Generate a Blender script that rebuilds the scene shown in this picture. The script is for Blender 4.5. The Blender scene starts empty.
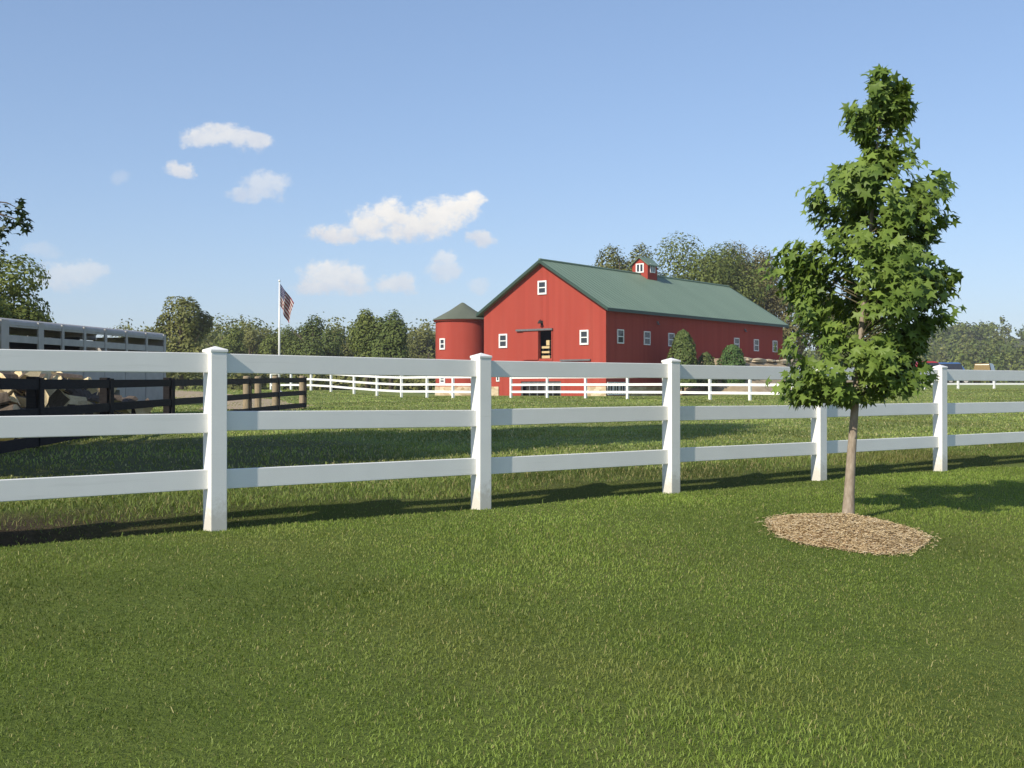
import bpy, math, random
import numpy as np
from mathutils import Vector
R = math.radians
sc = bpy.context.scene
COL = sc.collection
rng = np.random.default_rng(7)
random.seed(7)

# ------------------------------------------------------------------ helpers
class MB:
    """collects polygons for ONE mesh"""
    def __init__(s): s.v = []; s.f = []; s.mi = []; s.cur = 0
    def add(s, vs, fs):
        b = len(s.v); s.v += [tuple(p) for p in vs]
        for f in fs: s.f.append([i + b for i in f]); s.mi.append(s.cur)
    def box(s, a, b):
        x0, y0, z0 = a; x1, y1, z1 = b
        s.add([(x0,y0,z0),(x1,y0,z0),(x1,y1,z0),(x0,y1,z0),(x0,y0,z1),(x1,y0,z1),(x1,y1,z1),(x0,y1,z1)],
              [(0,3,2,1),(4,5,6,7),(0,1,5,4),(1,2,6,5),(2,3,7,6),(3,0,4,7)])
        return s
    def beam(s, p, q, w, h, up=(0,0,1)):
        """bar from p to q, w across, h along up"""
        p = Vector(p); q = Vector(q); d = (q-p).normalized(); up = Vector(up)
        r = d.cross(up).normalized(); u = r.cross(d).normalized()
        c = [(-w/2,-h/2),(w/2,-h/2),(w/2,h/2),(-w/2,h/2)]
        vs = [tuple(p + r*a + u*b) for a, b in c] + [tuple(q + r*a + u*b) for a, b in c]
        s.add(vs, [(0,1,2,3),(7,6,5,4),(0,4,5,1),(1,5,6,2),(2,6,7,3),(3,7,4,0)])
        return s
    def tube(s, pts, rad, n=8, cap=True):
        pts = [Vector(p) for p in pts]
        if not hasattr(rad, '__len__'): rad = [rad]*len(pts)
        b = len(s.v)
        for i, p in enumerate(pts):
            d = (pts[min(i+1, len(pts)-1)] - pts[max(i-1, 0)]).normalized()
            a = d.cross(Vector((0.0, 1, 0))) if abs(d.y) < .9 else d.cross(Vector((1, 0, 0)))
            a.normalize(); c = d.cross(a)
            for k in range(n):
                t = 2*math.pi*k/n
                s.v.append(tuple(p + (a*math.cos(t) + c*math.sin(t))*rad[i]))
        for i in range(len(pts)-1):
            for k in range(n):
                s.f.append([b+i*n+k, b+i*n+(k+1) % n, b+(i+1)*n+(k+1) % n, b+(i+1)*n+k]); s.mi.append(s.cur)
        if cap:
            s.f.append([b+k for k in range(n)][::-1]); s.mi.append(s.cur)
            s.f.append([b+(len(pts)-1)*n+k for k in range(n)]); s.mi.append(s.cur)
        return s
    def lathe(s, prof, n=32, c=(0,0), a0=0, a1=2*math.pi):
        b = len(s.v); full = abs(a1-a0-2*math.pi) < 1e-6; m = n if full else n+1
        for r, z in prof:
            for k in range(m):
                t = a0 + (a1-a0)*k/n
                s.v.append((c[0]+r*math.cos(t), c[1]+r*math.sin(t), z))
        for i in range(len(prof)-1):
            for k in range(n):
                k2 = (k+1) % m
                s.f.append([b+i*m+k, b+i*m+k2, b+(i+1)*m+k2, b+(i+1)*m+k]); s.mi.append(s.cur)
        return s
    def mesh(s, name):
        me = bpy.data.meshes.new(name); me.from_pydata(s.v, [], s.f); me.update(); return me

def link(name, me, mats=None, parent=None, smooth=False, bevel=0):
    o = bpy.data.objects.new(name, me); COL.objects.link(o)
    if mats is not None:
        for m in (mats if isinstance(mats, (list, tuple)) else [mats]): me.materials.append(m)
    if parent is not None: o.parent = parent
    if smooth: me.polygons.foreach_set('use_smooth', [True]*len(me.polygons))
    if bevel:
        b = o.modifiers.new('bevel', 'BEVEL'); b.width = bevel; b.segments = 2; b.limit_method = 'ANGLE'
    return o
def part(name, mb, mats, parent=None, smooth=False, bevel=0, label=None):
    me = mb.mesh(name); o = link(name, me, mats, parent, smooth, bevel)
    if isinstance(mats, (list, tuple)) and len(mats) > 1: me.polygons.foreach_set('material_index', mb.mi)
    if label: o['label'] = label
    return o
def tag(o, label, cat, group=None, kind=None):
    if label: o['label'] = label
    if cat: o['category'] = cat
    if group: o['group'] = group
    if kind: o['kind'] = kind
    return o
def thing(name, label, cat, loc=(0,0,0), rz=0, group=None):
    o = bpy.data.objects.new(name, None); COL.objects.link(o)
    o.empty_display_size = .3; o.location = loc; o.rotation_euler = (0, 0, rz)
    return tag(o, label, cat, group)
def dup(root, loc, rz=0, scale=None, label=None, group=None):
    r = root.copy(); COL.objects.link(r); r.location = loc; r.rotation_euler = (0, 0, rz)
    if scale is not None: r.scale = scale
    if label: r['label'] = label
    if group: r['group'] = group
    for ch in list(root.children):
        c = ch.copy(); COL.objects.link(c); c.parent = r
        for g in list(ch.children):
            d = g.copy(); COL.objects.link(d); d.parent = c
    return r

def np_mesh(name, verts, sizes, loops, col=None):
    """mesh from numpy arrays: verts (n,3), polygon sizes, flat loop indices, per-vertex colour"""
    me = bpy.data.meshes.new(name)
    me.vertices.add(len(verts)); me.vertices.foreach_set('co', np.asarray(verts, np.float32).ravel())
    me.loops.add(len(loops)); me.loops.foreach_set('vertex_index', np.asarray(loops, np.int32))
    starts = np.concatenate([[0], np.cumsum(sizes)[:-1]]).astype(np.int32)
    me.polygons.add(len(sizes)); me.polygons.foreach_set('loop_start', starts)
    if col is not None:
        a = me.color_attributes.new('Col', 'FLOAT_COLOR', 'POINT')
        c = np.ones((len(verts), 4), np.float32); c[:, :3] = col
        a.data.foreach_set('color', c.ravel())
    me.update(calc_edges=True); me.validate()
    return me

# ------------------------------------------------------------------ materials
def newmat(name):
    m = bpy.data.materials.new(name); m.use_nodes = True
    nt = m.node_tree; return m, nt, nt.nodes['Principled BSDF']
def N(nt, t, **kw):
    n = nt.nodes.new(t)
    for k, v in kw.items(): setattr(n, k, v)
    return n
def ramp(nt, fac, stops):
    r = N(nt, 'ShaderNodeValToRGB'); e = r.color_ramp.elements
    e[0].position, e[0].color = stops[0][0], (*stops[0][1], 1)
    e[1].position, e[1].color = stops[-1][0], (*stops[-1][1], 1)
    for p, c in stops[1:-1]:
        q = e.new(p); q.color = (*c, 1)
    nt.links.new(fac, r.inputs[0]); return r.outputs[0]
def noise(nt, scale, detail=4, vec=None, rough=.55):
    n = N(nt, 'ShaderNodeTexNoise'); n.inputs['Scale'].default_value = scale
    n.inputs['Detail'].default_value = detail; n.inputs['Roughness'].default_value = rough
    if vec is not None: nt.links.new(vec, n.inputs['Vector'])
    return n.outputs['Fac']
def coord(nt, kind='Object', scale=None):
    c = N(nt, 'ShaderNodeTexCoord').outputs[kind]
    if scale:
        m = N(nt, 'ShaderNodeMapping'); m.inputs['Scale'].default_value = scale
        nt.links.new(c, m.inputs[0]); return m.outputs[0]
    return c
def mixc(nt, fac, a, b, mode='MIX'):
    m = N(nt, 'ShaderNodeMix', data_type='RGBA', blend_type=mode)
    for s, v in ((0, fac), (6, a), (7, b)):
        if isinstance(v, (int, float)): m.inputs[s].default_value = v
        elif isinstance(v, tuple): m.inputs[s].default_value = (*v, 1)
        else: nt.links.new(v, m.inputs[s])
    return m.outputs[2]
def bump(nt, bsdf, h, strength=.3, dist=.02):
    b = N(nt, 'ShaderNodeBump'); b.inputs['Strength'].default_value = strength; b.inputs['Distance'].default_value = dist
    nt.links.new(h, b.inputs['Height']); nt.links.new(b.outputs[0], bsdf.inputs['Normal'])
def simple(name, c0, c1, scale=5, rough=.6, bs=.2, bd=.01, stretch=None, metal=0, spec=.5):
    m, nt, b = newmat(name)
    v = coord(nt, 'Object', stretch); f = noise(nt, scale, 5, v)
    nt.links.new(ramp(nt, f, [(.3, c0), (.7, c1)]), b.inputs['Base Color'])
    b.inputs['Roughness'].default_value = rough; b.inputs['Metallic'].default_value = metal
    b.inputs['Specular IOR Level'].default_value = spec
    if bs: bump(nt, b, f, bs, bd)
    return m

def leafmat(name, tint, trans=.35, rough=.5, spec=.35):
    m, nt, b = newmat(name)
    a = N(nt, 'ShaderNodeVertexColor', layer_name='Col').outputs[0]
    c = mixc(nt, 1.0, a, tint, 'MULTIPLY')
    nt.links.new(c, b.inputs['Base Color']); b.inputs['Roughness'].default_value = rough
    b.inputs['Specular IOR Level'].default_value = spec
    t = N(nt, 'ShaderNodeBsdfTranslucent')
    c2 = mixc(nt, 1.0, c, (1.25, 1.2, .55), 'MULTIPLY'); nt.links.new(c2, t.inputs[0])
    mx = N(nt, 'ShaderNodeMixShader'); mx.inputs[0].default_value = trans
    nt.links.new(b.outputs[0], mx.inputs[1]); nt.links.new(t.outputs[0], mx.inputs[2])
    nt.links.new(mx.outputs[0], nt.nodes['Material Output'].inputs[0])
    return m

M = {}
def vinylmat():
    m, nt, b = newmat('white_vinyl_near'); v = coord(nt); f = noise(nt, 3, 5, v)
    c = ramp(nt, f, [(.3, (.83,.82,.78)), (.7, (.88,.87,.83))])
    sp = N(nt, 'ShaderNodeSeparateXYZ'); nt.links.new(v, sp.inputs[0])
    mr = N(nt, 'ShaderNodeMapRange'); nt.links.new(sp.outputs[2], mr.inputs['Value'])
    mr.inputs['From Min'].default_value = .30; mr.inputs['From Max'].default_value = -.02; mr.inputs['To Max'].default_value = .75
    ad = N(nt, 'ShaderNodeMath', operation='ADD'); nt.links.new(mr.outputs[0], ad.inputs[0]); nt.links.new(noise(nt, 26, 6, v, .7), ad.inputs[1])
    st = ramp(nt, ad.outputs[0], [(.66, (0,0,0)), (1.0, (.42,.42,.42))])                # mud splashed up from the lawn
    c = mixc(nt, st, c, (.36,.30,.19))
    sc2 = noise(nt, 2.2, 6, coord(nt, 'Object', (.5,6,9)), .7)
    c = mixc(nt, ramp(nt, sc2, [(.58, (0,0,0)), (.78, (.25,.25,.25))]), c, (.52,.52,.47))   # faint grey streaks along the rails
    nt.links.new(c, b.inputs['Base Color']); b.inputs['Roughness'].default_value = .45; bump(nt, b, f, .03, .003); return m
M['vinyl'] = vinylmat() if True else simple('white_vinyl', (.76,.76,.74), (.82,.82,.80), 3, .42, .03, .003)
M['far_vinyl'] = simple('white_vinyl_far', (.78,.78,.76), (.84,.84,.82), 2, .45, 0)
M['black_board'] = simple('black_painted_board', (.014,.013,.013), (.030,.027,.027), 6, .75, .3, .004, (1,1,8), spec=.08)
M['grey_board'] = simple('weathered_dark_board', (.035,.030,.027), (.075,.064,.055), 6, .8, .3, .004, (1,1,8), spec=.1)
M['post_wood'] = simple('weathered_post_wood', (.22,.17,.11), (.38,.30,.19), 9, .8, .4, .006, (4,4,.7))
M['alu'] = simple('dull_aluminium', (.38,.355,.33), (.46,.435,.405), 4, .5, .05, .003, metal=0)
M['rubber'] = simple('tyre_rubber', (.015,.015,.015), (.03,.03,.03), 8, .8)
M['dark'] = simple('dark_interior', (.02,.018,.016), (.035,.03,.028), 4, .9)
M['bark'] = simple('pale_young_bark', (.20,.155,.11), (.36,.30,.23), 14, .85, .6, .006, (3,3,.9))
M['twig'] = simple('green_brown_twig', (.085,.075,.04), (.14,.12,.065), 14, .8, .2, .003)
M['darkbark'] = simple('dark_bark', (.06,.045,.032), (.13,.10,.075), 6, .9, .7, .03, (3,3,.8))
M['pole'] = simple('painted_pole', (.68,.68,.68), (.76,.76,.76), 3, .35, 0)
M['window_white'] = simple('white_window_frame', (.74,.74,.72), (.8,.8,.78), 5, .5, 0)
M['grey_track'] = simple('grey_metal_track', (.13,.13,.14), (.2,.2,.2), 5, .5, .05, metal=.4)
M['lumber'] = simple('fresh_sawn_lumber', (.50,.36,.17), (.66,.51,.28), 6, .75, .2, .004, (1,6,6))
M['split'] = simple('split_wood_face', (.60,.45,.24), (.80,.67,.42), 9, .8, .5, .01, (1.2,8,8))
M['rock'] = simple('tan_limestone', (.33,.26,.17), (.50,.42,.30), 4, .85, .7, .05)
M['soil'] = simple('tan_dry_soil', (.27,.20,.12), (.42,.33,.21), 1.3, .95, .5, .05)
M['trim_green'] = simple('dark_green_trim', (.022,.05,.036), (.03,.065,.047), 3, .5, 0)

def glass():
    m, nt, b = newmat('window_glass')
    b.inputs['Base Color'].default_value = (.03,.035,.045,1); b.inputs['Roughness'].default_value = .06
    f = noise(nt, 1.5, 2, coord(nt)); bump(nt, b, f, .05, .02); return m
M['glass'] = glass()

def siding():
    m, nt, b = newmat('red_board_siding')
    v = coord(nt)
    sep = N(nt, 'ShaderNodeSeparateXYZ'); nt.links.new(v, sep.inputs[0])
    add = N(nt, 'ShaderNodeMath', operation='ADD'); nt.links.new(sep.outputs[0], add.inputs[0]); nt.links.new(sep.outputs[1], add.inputs[1])
    mul = N(nt, 'ShaderNodeMath', operation='MULTIPLY'); nt.links.new(add.outputs[0], mul.inputs[0]); mul.inputs[1].default_value = 3.3
    fl = N(nt, 'ShaderNodeMath', operation='FLOOR'); nt.links.new(mul.outputs[0], fl.inputs[0])
    wn = N(nt, 'ShaderNodeTexWhiteNoise', noise_dimensions='1D'); nt.links.new(fl.outputs[0], wn.inputs['W'])
    c = ramp(nt, wn.outputs[0], [(0, (.325,.058,.042)), (1, (.365,.066,.048))])
    st = noise(nt, .8, 6, coord(nt, 'Object', (1.2,1.2,.18)), .65)
    c = mixc(nt, ramp(nt, st, [(.45, (0,0,0)), (.75, (.4,.4,.4))]), c, (.40,.09,.066))
    nt.links.new(c, b.inputs['Base Color']); b.inputs['Roughness'].default_value = .75
    b.inputs['Specular IOR Level'].default_value = .02
    fr = N(nt, 'ShaderNodeMath', operation='FRACT'); nt.links.new(mul.outputs[0], fr.inputs[0])
    gt = N(nt, 'ShaderNodeMath', operation='GREATER_THAN'); nt.links.new(fr.outputs[0], gt.inputs[0]); gt.inputs[1].default_value = .09
    bump(nt, b, gt.outputs[0], .12, .008); return m
M['siding'] = siding()

def roofmat(name, a, bcol, rough=.5):
    m, nt, b = newmat(name)
    f = noise(nt, .5, 6, coord(nt, 'Object', (1,.35,.35)), .6)
    nt.links.new(ramp(nt, f, [(.3, a), (.7, bcol)]), b.inputs['Base Color'])
    b.inputs['Roughness'].default_value = rough; b.inputs['Specular IOR Level'].default_value = .3
    bump(nt, b, noise(nt, 3, 3, coord(nt)), .08, .02); return m
M['roof'] = roofmat('green_metal_roof', (.135,.20,.138), (.165,.235,.165))
M['silo_roof'] = roofmat('grey_green_shingle', (.10,.115,.085), (.135,.15,.11), .85)

def stonewall():
    m, nt, b = newmat('stone_foundation')
    v = N(nt, 'ShaderNodeTexVoronoi'); v.inputs['Scale'].default_value = 2.2; nt.links.new(coord(nt, 'Object', (1,1,1.7)), v.inputs['Vector'])
    sp = N(nt, 'ShaderNodeSeparateColor'); nt.links.new(v.outputs['Color'], sp.inputs[0])
    nt.links.new(ramp(nt, sp.outputs[0], [(0, (.34,.24,.13)), (.5, (.50,.40,.26)), (1, (.62,.52,.36))]), b.inputs['Base Color'])
    b.inputs['Roughness'].default_value = .9
    v2 = N(nt, 'ShaderNodeTexVoronoi', feature='DISTANCE_TO_EDGE'); v2.inputs['Scale'].default_value = 2.2; nt.links.new(coord(nt, 'Object', (1,1,1.7)), v2.inputs['Vector'])
    bump(nt, b, v2.outputs[0], .6, .06); return m
M['stone'] = stonewall()

# ------------------------------------------------------------------ lie of the land
FP = np.array([-2.12, 8.57]); FD = np.array([.7615, .648]); FN = np.array([.648, -.7615])   # the near fence: a post, its run, its road side
def ss(x, a, b):
    t = np.clip((np.asarray(x, float)-a)/(b-a), 0, 1); return t*t*(3-2*t)
def hgt(x, y):
    x = np.asarray(x, float); y = np.asarray(y, float)
    d = (x-FP[0])*FN[0] + (y-FP[1])*FN[1]; p = -d
    f = np.clip(d-.35, 0, 14); z = -.06*(np.sqrt(f*f+.25)-.5)
    wob = .025*np.sin(1.9*((x-FP[0])*FD[0]+(y-FP[1])*FD[1]))
    z = z - .045*ss(p, .0, .06)*(1-ss(p, .5, 1.2)) + (.145+wob)*ss(p, .07, .36+wob)*(1-.9*ss(p, .6, 6.5))
    far = ss(y, 12, 72)*(p > 0)
    z = z + .52*far
    z = z + .54*ss(x, 12, 32)*ss(y, 35, 88) + .42*ss(x, 22, 32)*ss(y, 89, 99)
    z = z + .45*ss(-x, 6, 15)*ss(y, 48, 70)
    z = z + np.where(p > .1, .012*np.sin(x*1.7+np.sin(y*1.1))*np.cos(y*1.3+.6*np.sin(x*.8)), .006*np.sin(x*2.1+1.3*np.sin(y*1.7)))
    return z
def H(x, y): return float(hgt(x, y))

# ------------------------------------------------------------------ ground sheet
def axis_samples(segs):
    out = []
    for a, b, st in segs: out += list(np.arange(a, b, st))
    return np.array(out + [segs[-1][1]])
tt = axis_samples([(-1600,-200,140),(-200,-60,14),(-60,-14,2),(-14,24,.25),(24,130,2),(130,300,12),(300,1600,140)])
pp = axis_samples([(-300,-40,40),(-40,-10,3),(-10,-.4,.3),(-.4,1.4,.04),(1.4,8,.3),(8,110,1.5),(110,300,12),(300,1800,150)])
T, P = np.meshgrid(tt, pp)
GX = FP[0] + T*FD[0] - P*FN[0]; GY = FP[1] + T*FD[1] - P*FN[1]
GZ = hgt(GX, GY)
gv = np.stack([GX, GY, GZ], -1).reshape(-1, 3)
nr, nc = T.shape
ii = (np.arange(nr-1)[:, None]*nc + np.arange(nc-1)[None, :]).ravel()
lp = np.stack([ii, ii+1, ii+nc+1, ii+nc], -1).ravel()
me = np_mesh('ground', gv, np.full(len(ii), 4), lp)
da = me.attributes.new('dirt_and_shade', 'FLOAT', 'POINT')
dirt_and_shade = ss(P, .02, .14)*(1-ss(P, .55, 1.5))*(.35+.65*np.exp(-((T+1.6)/1.6)**2))
paddock_shade = np.clip(1.3-np.hypot((GX+5.6)/3.4, (GY-16.5)/6.5), 0, 1)*(P > .5); dirt_and_shade = np.maximum(dirt_and_shade, np.clip(paddock_shade*2, 0, .6))  # dark patch painted in the left paddock to deepen the tree's shadow
da.data.foreach_set('value', dirt_and_shade.ravel().astype(np.float32))
pa = me.attributes.new('pasture', 'FLOAT', 'POINT')
pa.data.foreach_set('value', ss(P, .2, 9).ravel().astype(np.float32))
def groundmat():
    m, nt, b = newmat('mown_grass_ground')
    v = coord(nt)
    big = noise(nt, .35, 5, v, .6); small = noise(nt, 22, 6, v, .7)
    mid = noise(nt, 2.2, 5, v, .65)
    near = ramp(nt, mid, [(.3, (.100,.145,.026)), (.7, (.145,.188,.040))])
    far = ramp(nt, mid, [(.3, (.175,.235,.064)), (.5, (.22,.27,.08)), (.72, (.26,.295,.10))])
    at = N(nt, 'ShaderNodeAttribute', attribute_name='pasture').outputs['Fac']
    c = mixc(nt, at, near, far)
    c = mixc(nt, ramp(nt, big, [(.45, (0,0,0)), (.7, (.5,.5,.5))]), c, (.19,.19,.06))
    c = mixc(nt, ramp(nt, small, [(.35, (.0,.0,.0)), (.7, (.45,.45,.45))]), c, (.09,.12,.03))
    dt = N(nt, 'ShaderNodeAttribute', attribute_name='dirt_and_shade').outputs['Fac']
    soil = ramp(nt, small, [(.3, (.034,.026,.016)), (.7, (.095,.068,.042))])  # ditch soil colour, kept dark for the painted paddock shade too
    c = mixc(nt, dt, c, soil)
    nt.links.new(c, b.inputs['Base Color']); b.inputs['Roughness'].default_value = .95; b.inputs['Specular IOR Level'].default_value = .1
    bump(nt, b, small, .8, .06); return m
M['ground'] = groundmat()
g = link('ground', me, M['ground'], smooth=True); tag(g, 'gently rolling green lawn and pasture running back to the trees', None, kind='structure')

# ------------------------------------------------------------------ grass
TREE = (2.80, 10.00)
MUL_C = (2.585, 9.28); MUL_A = R(-97)
def mulch_r(x, y, grow=1.0):
    """normalised radius in the mulch oval"""
    dx = x-MUL_C[0]; dy = y-MUL_C[1]; a = MUL_A
    u = (dx*math.cos(a)+dy*math.sin(a))/(.93*grow); w = (-dx*math.sin(a)+dy*math.cos(a))/(.59*grow)
    th = np.arctan2(w, u)
    return np.sqrt(u*u+w*w)/(1+.03*np.sin(3*th+1)+.035*np.sin(5*th))
def blades(name, px, py, h, w, lean, col, mat, label):
    n = len(px); z = hgt(px, py) - .006
    a = rng.uniform(0, 2*np.pi, n); b = rng.uniform(0, 2*np.pi, n)
    wx, wy = np.cos(a)*w/2, np.sin(a)*w/2
    lx, ly = np.cos(b)*lean*h, np.sin(b)*lean*h
    V = np.empty((n, 5, 3))
    V[:, 0] = np.stack([px-wx, py-wy, z], -1); V[:, 1] = np.stack([px+wx, py+wy, z], -1)
    V[:, 2] = np.stack([px+lx*.35+wx*.8, py+ly*.35+wy*.8, z+h*.6], -1); V[:, 3] = np.stack([px+lx*.35-wx*.8, py+ly*.35-wy*.8, z+h*.6], -1)
    V[:, 4] = np.stack([px+lx, py+ly, z+h*(1-.35*np.minimum(lean, 1.5))], -1)
    base = np.arange(n)[:, None]*5
    L = np.concatenate([base+np.array([[0,1,2,3]]), base+np.array([[3,2,4]])], 1).ravel()
    S = np.tile([4, 3], n)
    me = np_mesh(name, V.reshape(-1, 3), S, L, np.repeat(col, 5, axis=0))
    o = link(name, me, mat); tag(o, label, 'grass', kind='stuff'); return o
def fbm(x, y, seed, f):
    r = np.random.default_rng(seed); s = np.zeros_like(x); amp = 1.
    for k in range(4):
        for j in range(3):
            t = r.uniform(0, 6.28); ph = r.uniform(0, 6.28, 2)
            s += amp*np.sin(f*(x*math.cos(t)+y*math.sin(t))+ph[0]+1.2*np.sin(f*.6*(y*math.cos(t)-x*math.sin(t))+ph[1]))
        f *= 1.9; amp *= .6
    return s/4.5
def scatter(n, y0, y1, power, marg=1.3):
    """points over the ground the picture takes in, thinning with distance"""
    u = rng.uniform(0, 1, n)
    e = 2-power
    y = (y0**e + u*(y1**e-y0**e))**(1/e)
    x = rng.uniform(-1, 1, n)*(.435*y+marg)
    return x, y
def pdist(x, y): return -((x-FP[0])*FN[0]+(y-FP[1])*FN[1])
M['lawn'] = leafmat('lawn_blade', (1,1,1), .32, .55, .3)
M['field'] = leafmat('pasture_blade', (1,1,1), .32, .6, .25)
def grass_col(x, y, lo, hi, dry, seed, dryamt):
    n = len(x); t = rng.uniform(0, 1, n)[:, None]
    c = np.array(lo)*(1-t)+np.array(hi)*t
    pt = np.clip(.5+.75*fbm(x, y, seed, .9), 0, 1); c = c*(.56+.78*pt[:, None]); ol = np.clip(1.0*fbm(x*.55+y*.35, y, seed+4, 1.1)-.05, 0, .55)[:, None]; c = c*(1-ol)+np.array([.215,.205,.06])*ol
    dr = (rng.uniform(0, 1, n) < dryamt*(.3+1.4*np.clip(.5+.6*fbm(x, y, seed+9, .6), 0, 1)))[:, None]
    return np.where(dr, np.array(dry)*rng.uniform(.7, 1.2, (n, 1)), c)
x, y = scatter(520000, 2.3, 15.5, .9)
k = (pdist(x, y) < .035+.03*np.sin(7*x)) & (mulch_r(x, y) > 1-.30*rng.uniform(0, 1, len(x))**2.2)
x, y = x[k], y[k]; n = len(x)
hh = rng.uniform(.016, .032, n)*(1+.35*fbm(x, y, 3, 1.6)) + (rng.uniform(0, 1, n) < .010)*rng.uniform(.015, .045, n)
blades('lawn_grass', x, y, hh, rng.uniform(.0022, .0038, n)*(.72+.09*y), rng.uniform(.2, 1.1, n),
       grass_col(x, y, (.138,.208,.030), (.250,.322,.066), (.38,.35,.14), 21, .08), M['lawn'], 'short mown green lawn grass in front of the white fence')
# rough unmown grass in the ditch and bank just behind the fence
n = 70000
t = rng.uniform(-7, 17, n); p = np.abs(rng.normal(.75, .55, n))+.03
x = FP[0]+t*FD[0]-p*FN[0]; y = FP[1]+t*FD[1]-p*FN[1]
bare = np.exp(-((t+1.6)/1.5)**2)*np.exp(-((p-.75)/.55)**2)
k = (rng.uniform(0, 1, n) > .8*bare) & (fbm(x, y, 5, 2.2)+rng.uniform(-.8, 1.1, n) > -.35); x, y, p = x[k], y[k], p[k]; n = len(x)
hh = rng.uniform(.028, .065, n)*(1+.45*fbm(x, y, 8, 2.5))*(.6+.7*ss(p, .2, .5))
blades('rough_grass', x, y, np.clip(hh, .015, .13), rng.uniform(.004, .007, n), rng.uniform(.3, 1.3, n),
       grass_col(x, y, (.095,.145,.030), (.19,.235,.060), (.33,.29,.13), 31, .15), M['field'], 'longer rough grass along the ditch behind the white fence')
# pasture
x, y = scatter(230000, 8, 85, 1.75, 2)
k = (pdist(x, y) > 1.1) & (rng.uniform(0, 1, len(x)) > 1.6*np.clip(1.25-np.hypot((x+5.6)/3.4, (y-16.5)/6.5)+.15*fbm(x, y, 66, 1.5), 0, .42)); x, y = x[k], y[k]; n = len(x)  # blades thinned where the painted shade darkens the paddock
tuft = fbm(x, y, 12, .8)
hh = rng.uniform(.035, .075, n)*(1+.4*tuft)
blades('pasture_grass', x, y, hh, rng.uniform(.006, .010, n)*(.6+y/13), rng.uniform(.3, 1.3, n),
       grass_col(x, y, (.175,.24,.058), (.32,.375,.11), (.44,.40,.20), 41, .12), M['field'], 'sunlit pasture grass between the near and far fences')

# ------------------------------------------------------------------ near white fence
PH = 1.328
def near_fence():
    f = thing('rail_fence', 'tall near white three-rail vinyl fence across the whole lawn', 'fence', (FP[0], FP[1], 0), math.atan2(FD[1], FD[0]))
    sp = 2.44
    def off(i): return {2: -.06, 3: -.085}.get(i, 0)
    for i in range(-3, 10):
        t = i*sp+off(i); w = .0635; z0 = -.2
        m = MB(); m.box((t-w, -w, z0), (t+w, w, 1.2705)); p = part('post', m, M['vinyl'], f, bevel=.006)
        m = MB(); c = w+.005
        m.add([(t-c,-c,1.268),(t+c,-c,1.268),(t+c,c,1.268),(t-c,c,1.268),(t-c,-c,1.288),(t+c,-c,1.288),(t+c,c,1.288),(t-c,c,1.288),(t,0,PH-.014)],
              [(3,2,1,0),(0,1,5,4),(1,2,6,5),(2,3,7,6),(3,0,4,7),(4,5,8),(5,6,8),(6,7,8),(7,4,8)])
        part('post_cap', m, M['vinyl'], p, bevel=.004)
        if i < 9:
            for z in (.29, .70, 1.115):
                m = MB(); s0 = random.uniform(-.009, .009); s1 = random.uniform(-.009, .009)
                a, b = t+w-.02, (i+1)*sp+off(i+1)-w+.02
                m.beam((a, 0, z+.07+s0), (b, 0, z+.07+s1), .038, .14)
                part('rail', m, M['vinyl'], f, bevel=.005)
near_fence()

# ------------------------------------------------------------------ far white fences
def far_fence(pts, label, zs=None):
    f = thing('rail_fence', label, 'fence', (pts[0][0], pts[0][1], H(*pts[0])))
    ox, oy, oz = f.location
    q = [(x-ox, y-oy, (zs[i] if zs else H(x, y))-oz) for i, (x, y) in enumerate(pts)]
    for i, (x, y, z) in enumerate(q):
        m = MB(); j = min(i, len(q)-2); d = Vector((q[j+1][0]-q[j][0], q[j+1][1]-q[j][1], 0)).normalized(); n = Vector((-d.y, d.x, 0))
        w = .06
        m.beam((x, y, z-.3), (x, y, z+1.27), w*2, w*2, up=tuple(n))
        c = [Vector((x, y, z+1.27))+d*a*.085+n*b*.085 for a, b in ((-1,-1),(1,-1),(1,1),(-1,1))]
        cap = [tuple(v) for v in c]+[tuple(v+Vector((0,0,.03))) for v in c]+[(x, y, z+1.345)]
        m.add(cap, [(3,2,1,0),(0,1,5,4),(1,2,6,5),(2,3,7,6),(3,0,4,7),(4,5,8),(5,6,8),(6,7,8),(7,4,8)])
        part('post', m, M['far_vinyl'], f)
        if i < len(q)-1:
            x2, y2, z2 = q[i+1]
            for h in (.30, .71, 1.13):
                m = MB(); v = Vector((x2-x, y2-y, z2-z)); L = v.length; v.normalize()
                a = Vector((x, y, z+h+.07))+v*.06; b = Vector((x2, y2, z2+h+.07))-v*.06
                m.beam(tuple(a), tuple(b), .045, .13); part('rail', m, M['far_vinyl'], f)
def at(px, Y): return ((px-512)/1200*Y, Y)
left = [at(*q) for q in ((271,85.2),(291,83.5),(311,81.5),(331,79.3),(354,77),(377,74.8),(401.5,72.4),(427,70),(453,67.8),(480,66))]
far_fence(left, 'far white rail fence on the left, from beside the flagpole to the silo')
mid = [at(*q) for q in ((511,70),(547.3,68.4),(585.6,66.6),(627.5,64.6),(668,62.7),(710,60.8),(750,59),(793,57.2),(837,55.6))]
far_fence(mid, 'far white rail fence crossing in front of the red barn')
right = [at(*q) for q in ((866,84),(893,84.6),(925,85.2),(958,86),(994,86.8),(1031,87.6),(1070,88.4))]
far_fence(right, 'far white rail fence on the right, below the parked vehicles')

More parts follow.
